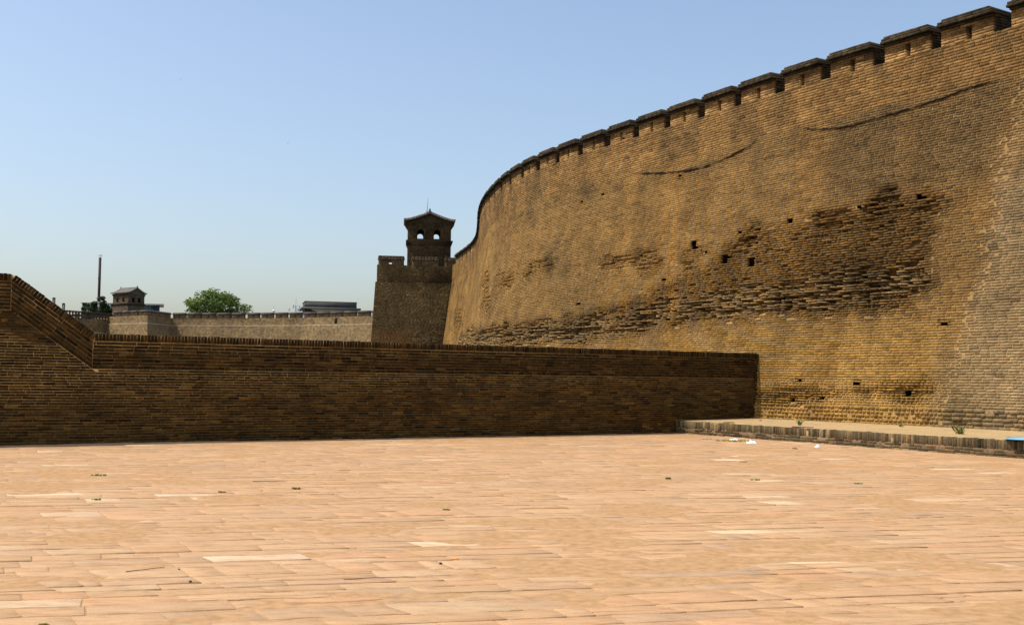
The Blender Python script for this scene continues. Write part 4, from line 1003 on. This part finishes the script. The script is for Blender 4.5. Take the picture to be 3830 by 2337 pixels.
m = MB(); m.tube([(0, 0, 13.0 + .52 * (1 - math.cos(t)) / 2) for t in np.linspace(0.05, math.pi - .05, 9)], [.26 * math.sin(t) for t in np.linspace(0.05, math.pi - .05, 9)], n=12); link('ball', m.mesh('ball', plain('white_ball', (.8, .8, .78), .4, .03), True), sp)
m = MB(); m.tube([(0, 0, 13.5), (0, 0, 14.6)], [.035, .012], n=5); link('spike', m.mesh('spike', M_PALE), sp)

# ------------------------------------------------------------------ trees
def leaf_material():
    m, t, b = new_mat('foliage', 0.6, 0.3)
    a = N(t, 'ShaderNodeAttribute', attribute_name='Col'); t.links.new(a.outputs['Color'], b.inputs['Base Color'])
    b.inputs['Subsurface Weight'].default_value = 0.0
    tr = N(t, 'ShaderNodeBsdfTranslucent'); t.links.new(a.outputs['Color'], tr.inputs['Color']); ms_ = N(t, 'ShaderNodeMixShader'); ms_.inputs[0].default_value = .3
    t.links.new(b.outputs[0], ms_.inputs[1]); t.links.new(tr.outputs[0], ms_.inputs[2]); t.links.new(ms_.outputs[0], t.nodes['Material Output'].inputs['Surface'])
    return m
M_LEAF = leaf_material(); M_BARK = plain('bark', (.13, .09, .055), .9, .3, 3.0)
def tree(label, loc, zc0, zc1, rx, nclump, leaf, base, seed, group):
    R = np.random.default_rng(seed); root = tag(empty('tree', loc), label, 'tree', group)
    hc = zc1 - zc0; cl = []
    while len(cl) < nclump:
        p = R.uniform(-1, 1, 3)
        r = np.linalg.norm(p * np.array([1, 1, 1.0]))
        if r > 1 or r < .35: continue
        if p[2] < -.2 and r < .6: continue
        cl.append((p[0] * rx, p[1] * rx * .8, zc0 + hc * (.5 + .5 * p[2]) * (1.0 - .18 * (abs(p[0]) ** 2)), R.uniform(.55, 1.15) * rx * .20))
    m = MB(); m.tube([(0, 0, 0), (.1, 0, zc0 * .5), (0, .1, zc0 + hc * .15)], [.42, .34, .26], (1, 1, 1), 9); 
    for c in cl[::2]:
        st_ = np.array((0, .1, zc0 + hc * .05)); en = np.array(c[:3]); md = (st_ + en) / 2 + R.normal(0, .3, 3) + np.array((0, 0, .3)); m.tube([st_, md, en], [.15, .09, .03], (1, 1, 1), 5)
    link('trunk', m.mesh('trunk', M_BARK), root)
    V = []; Q = []; Cc = []
    for cx, cy, cz, cr in cl:
        nl = int(150 * (cr / (rx * .2)) ** 1.5)
        tone = R.uniform(.6, 1.25); yel = R.uniform(0, .35)
        for _ in range(nl):
            q = R.normal(0, 1, 3); q /= np.linalg.norm(q); q *= cr * R.uniform(.45, 1.05) * np.array((1.25, 1.1, .75))
            o = np.array((cx, cy, cz)) + q; a_ = R.normal(0, 1, 3); a_ /= np.linalg.norm(a_); a_[2] *= .5; b_ = np.cross(a_, R.normal(0, 1, 3)); b_ /= np.linalg.norm(b_) + 1e-6
            l = leaf * R.uniform(.6, 1.3); w = l * .42; k = len(V)
            V += [o - a_ * l, o + b_ * w, o + a_ * l, o - b_ * w]; Q.append((k, k + 1, k + 2, k + 3))
            c = np.array(base) * tone * R.lognormal(0, .2); Cc.append((c[0] * (1 + yel), c[1], c[2] * (1 - .3 * yel)))
    link('crown', quad_mesh('crown', np.array(V), Q, np.array(Cc), M_LEAF), root)
tree('broad leafy green tree rising alone behind the far battlements', (-53.9, 203, 0), 9.6, 17.6, 5.6, 92, .27, (.12, .20, .034), 3, 'trees behind the far wall')
tree('dark green tree crowding the small watchtower and chimney foot', (-73.0, 200, 0), 9.8, 15.5, 2.7, 50, .22, (.035, .07, .02), 5, 'trees behind the far wall')
tree('low dark green tree in front of the blue-green building, beside the chimney', (-76.0, 201, 0), 9.6, 14.1, 2.3, 40, .22, (.03, .062, .018), 6, 'trees behind the far wall')

# ------------------------------------------------------------------ small things on the paving and platform
M_GRASS = leaf_material(); M_GRASS.name = 'weed_green'
def tuft(name, label, x, y, z, r, h, nb, col, flat=.4, cat='weed', group='weeds in the paving joints'):
    m = MB()
    for k in range(nb):
        a_ = random.uniform(0, 2 * math.pi); q = r * math.sqrt(random.random()); bx_, by_ = q * math.cos(a_), q * math.sin(a_) * flat
        a2 = random.uniform(0, 2 * math.pi); hh = h * random.uniform(.4, 1.0); w = .006 + .006 * random.random(); lx, ly = math.cos(a2) * hh * random.uniform(.3, 1.1), math.sin(a2) * hh * random.uniform(.3, 1.1)
        dx, dy = -math.sin(a2) * w, math.cos(a2) * w; c = np.array(col) * random.lognormvariate(0, .3)
        m.face([(bx_ - dx, by_ - dy, 0), (bx_ + dx, by_ + dy, 0), (bx_ + lx * .6 + dx, by_ + ly * .6 + dy, hh * .75), (bx_ + lx, by_ + ly, hh), (bx_ + lx * .6 - dx, by_ + ly * .6 - dy, hh * .75)], c)
    o = link(name, m.mesh(name, M_GRASS)); o.location = (x, y, z); tag(o, label, cat, group); return o
G1 = (.17, .22, .04)
for x, y, r, h, lab in ((-6.49, 17.81, .16, .05, 'largest green weed tuft in the paving, below the foot of the sloping coping'),
                        (-3.94, 15.48, .06, .04, 'small weed tuft in the paving, middle of three in a slanting line'),
                        (-3.04, 16.08, .07, .05, 'small weed tuft in the paving, innermost of three in a slanting line'),
                        (-5.26, 14.38, .07, .04, 'weed tuft lying against a pale slab at the paving edge near the frame side'),
                        (-0.77, 13.74, .06, .035, 'lone weed tuft in the middle of the paving'),
                        (4.68, 22.57, .12, .03, 'flat weed tuft beside a pale slab near the platform corner'),
                        (4.01, 18.48, .10, .04, 'weed tuft in open paving, in front of the platform'),
                        (5.57, 18.03, .09, .03, 'flat weed tuft in the paving, outermost of the two before the platform'),
                        (2.59, 18.44, .06, .06, 'upright little weed in the paving between wall corner and centre'),
                        (-2.96, 7.24, .05, .02, 'weed tuft at the very bottom edge of the picture')):
    tuft('weed', lab, x, y, 0.0, r * .8, h * .7, 40, G1)
tuft('weed', 'leafy upright weed on the platform against the tall wall', 10.81, 27.1, .42, .10, .22, 40, (.13, .18, .04), .8, 'weed', 'weeds on the platform')
tuft('weed', 'thin weed on the platform near its inner corner', 8.04, 31.3, .42, .06, .16, 22, (.12, .16, .04), .8, 'weed', 'weeds on the platform')
tuft('weed', 'tiny weed at the tall wall foot in the middle of the platform', 10.63, 30.6, .44, .05, .09, 18, (.12, .16, .04), .8, 'weed', 'weeds on the platform')
tuft('straw_heap', 'strewn yellow-green straw beside white plastic at the platform foot', 6.05, 30.35, .0, .5, .06, 170, (.30, .26, .07), .35, 'straw', None)
tuft('straw_wisp', 'small wisp of yellow straw by the low wall corner', 5.45, 31.3, .0, .18, .03, 40, (.34, .26, .09), .4, 'straw', None)
M_PLAS = plain('white_plastic', (.82, .82, .80), .35, .05, 8.0, .5)
def crumple(name, label, x, y, z, sx, sy, sz, seed, mat, cat):
    R = np.random.default_rng(seed); n = 9; V = []; Q = []
    for i in range(n):
        for k in range(n):
            u, v = i / (n - 1) * 2 - 1, k / (n - 1) * 2 - 1; rr = max(abs(u), abs(v)); e = 1 + R.uniform(-.25, .1) * (rr > .9)
            V.append((u * sx * e, v * sy * e, sz * max(0, 1 - rr ** 2) * R.uniform(.3, 1.2) + .004))
    for i in range(n - 1):
        for k in range(n - 1): a = i * n + k; Q.append((a, a + n, a + n + 1, a + 1))
    o = link(name, quad_mesh(name, V, Q, None, mat)); o.location = (x, y, z); o.rotation_euler = (0, 0, R.uniform(0, 3)); tag(o, label, cat)
crumple('plastic_sheet', 'flat white plastic scrap lying behind the straw', 6.15, 30.95, 0, .14, .11, .05, 1, M_PLAS, 'litter')
crumple('plastic_bag', 'crumpled clear white plastic bag beside the straw end', 6.32, 29.5, 0, .13, .10, .09, 2, M_PLAS, 'litter')
crumple('crumpled_paper', 'crumpled white paper ball at the platform foot', 7.64, 28.0, 0, .06, .055, .08, 3, M_PLAS, 'litter')
crumple('dark_scrap', 'small dark scrap lying near the crumpled paper ball', 6.9, 27.35, 0, .07, .05, .03, 4, plain('dark_scrap', (.10, .08, .06), .8), 'litter')
crumple('red_scrap', 'reddish brown scrap on the platform near its corner', 7.62, 34.3, .43, .09, .05, .03, 5, plain('red_scrap', (.25, .06, .03), .8), 'litter')
def stick(label, p, q, r, bend, seed, z=0.006, col=(.16, .08, .035)):
    p, q = np.array(p, float), np.array(q, float); R = np.random.default_rng(seed); t = np.linspace(0, 1, 7); d = q - p; nrm = np.array((-d[1], d[0]))
    pts = [(*(p + d * u + nrm * (bend * math.sin(math.pi * u) + R.normal(0, .01))), z + r) for u in t]
    m = MB(); m.tube(pts, [r * (1 - .5 * u) for u in t], col, 5); o = link('stick', m.mesh('stick', M_MAS)); tag(o, label, 'stick', 'dry sticks lying about')
stick('straight dry stick on a pinkish slab in the near paving', (-3.10, 9.18), (-2.86, 9.42), .004, .0, 1)
stick('dry stick lying on the platform beside the thin weed', (7.45, 29.75), (7.95, 29.50), .018, .02, 2, .42)
stick('long bent dry twig on the bare paving of the near centre', (-1.30, 8.95), (-0.75, 9.10), .0035, .06, 3)
stick('dark twig on the paving below the middle of the low wall', (-3.9, 17.1), (-3.4, 17.25), .005, -.02, 4)
def stone(label, x, y, r, col, seed):
    R = np.random.default_rng(seed); bm = bmesh.new(); bmesh.ops.create_icosphere(bm, subdivisions=2, radius=r)
    for v in bm.verts: v.co *= R.uniform(.8, 1.15); v.co.z *= .7
    me = bpy.data.meshes.new('pebble'); bm.to_mesh(me); bm.free(); me.materials.append(plain('pebble', col, .8)); o = link('pebble', me); o.location = (x, y, r * .55); tag(o, label, 'pebble', 'loose pebbles on the paving')
stone('dark pebble on the paving beside the brightest white slab', -2.47, 8.8, .013, (.06, .06, .05), 1)
stone('dark pebble standing on a grey slab at the near centre', -0.59, 9.78, .015, (.05, .045, .035), 2)
stone('small dark pebble a step beyond the brightest white slab', -2.72, 9.35, .009, (.07, .06, .05), 3)
m = MB(); m.box(-.035, .035, -.006, .006, 0.006, .016); o = link('orange_scrap', m.mesh('orange_scrap', plain('orange_paper', (.8, .35, .05), .6))); o.location = (-.48, 10.02, 0); o.rotation_euler = (0, 0, .05); tag(o, 'tiny orange paper strip on a grey slab at the near centre', 'litter')
# blue plastic lid and dark metal ring on the platform
def disc(name, label, x, y, z, r, prof, mat, cat):
    m = MB(); m.tube([(0, 0, h) for h, _ in prof], [q * r for _, q in prof], (1, 1, 1), 40); o = link(name, m.mesh(name, mat)); o.location = (x, y, z); tag(o, label, cat)
disc('blue_lid', 'pale blue round plastic lid on the platform at the picture edge', 11.36, 24.75, .415, .45, [(0, .99), (.012, 1.0), (.022, 1.0), (.032, .97), (.034, .93), (.030, .90), (.040, .55), (.046, .1)], plain('blue_plastic', (.16, .42, .62), .4, .06, 4, .5), 'lid')
disc('metal_cover', 'flat dark round metal cover on the platform corner', 6.42, 33.1, .405, .17, [(0, 1.0), (.012, 1.0), (.016, .93), (.016, .5), (.018, .1)], plain('dark_metal', (.11, .085, .05), .6, .2, 9, .4), 'cover')
# birds
def bird(label, x, y, z, rz, bank):
    m = MB(); t = np.linspace(0, 1, 7); m.tube([(0, -.10 + .22 * u, 0) for u in t], [.004, .018, .026, .028, .022, .017, .004], (1, 1, 1), 7)
    root = tag(empty('bird', (x, y, z)), label, 'bird', 'birds in the sky'); root.rotation_euler = (0, bank, rz)
    mat = bpy.data.materials.get('bird_dark') or plain('bird_dark', (.03, .028, .03), .7)
    link('body', m.mesh('body', mat), root)
    for sg in (-1, 1):
        m = MB(); A = [(sg * .015, .04, .01), (sg * .11, .05, .035), (sg * .24, -.06, .02), (sg * .10, -.005, .03), (sg * .015, -.03, .01)]
        m.prism(A, (0, 0, .006)); link('wing', m.mesh('wing', mat), root)
    m = MB(); m.prism([(-.012, -.08, 0), (.012, -.08, 0), (.035, -.17, 0), (0, -.13, 0), (-.035, -.17, 0)], (0, 0, .005)); link('tail', m.mesh('tail', mat), root)
bird('tiny dark bird highest in the sky', -78.63, 260, 71.06, .9, .5)
bird('tiny dark bird midway up the sky, nearest the watchtower', -53.04, 260, 56.11, -1.2, -.4)
bird('tiny dark bird lowest in the sky, above the sloping coping', -109.42, 260, 34.09, .4, .3)
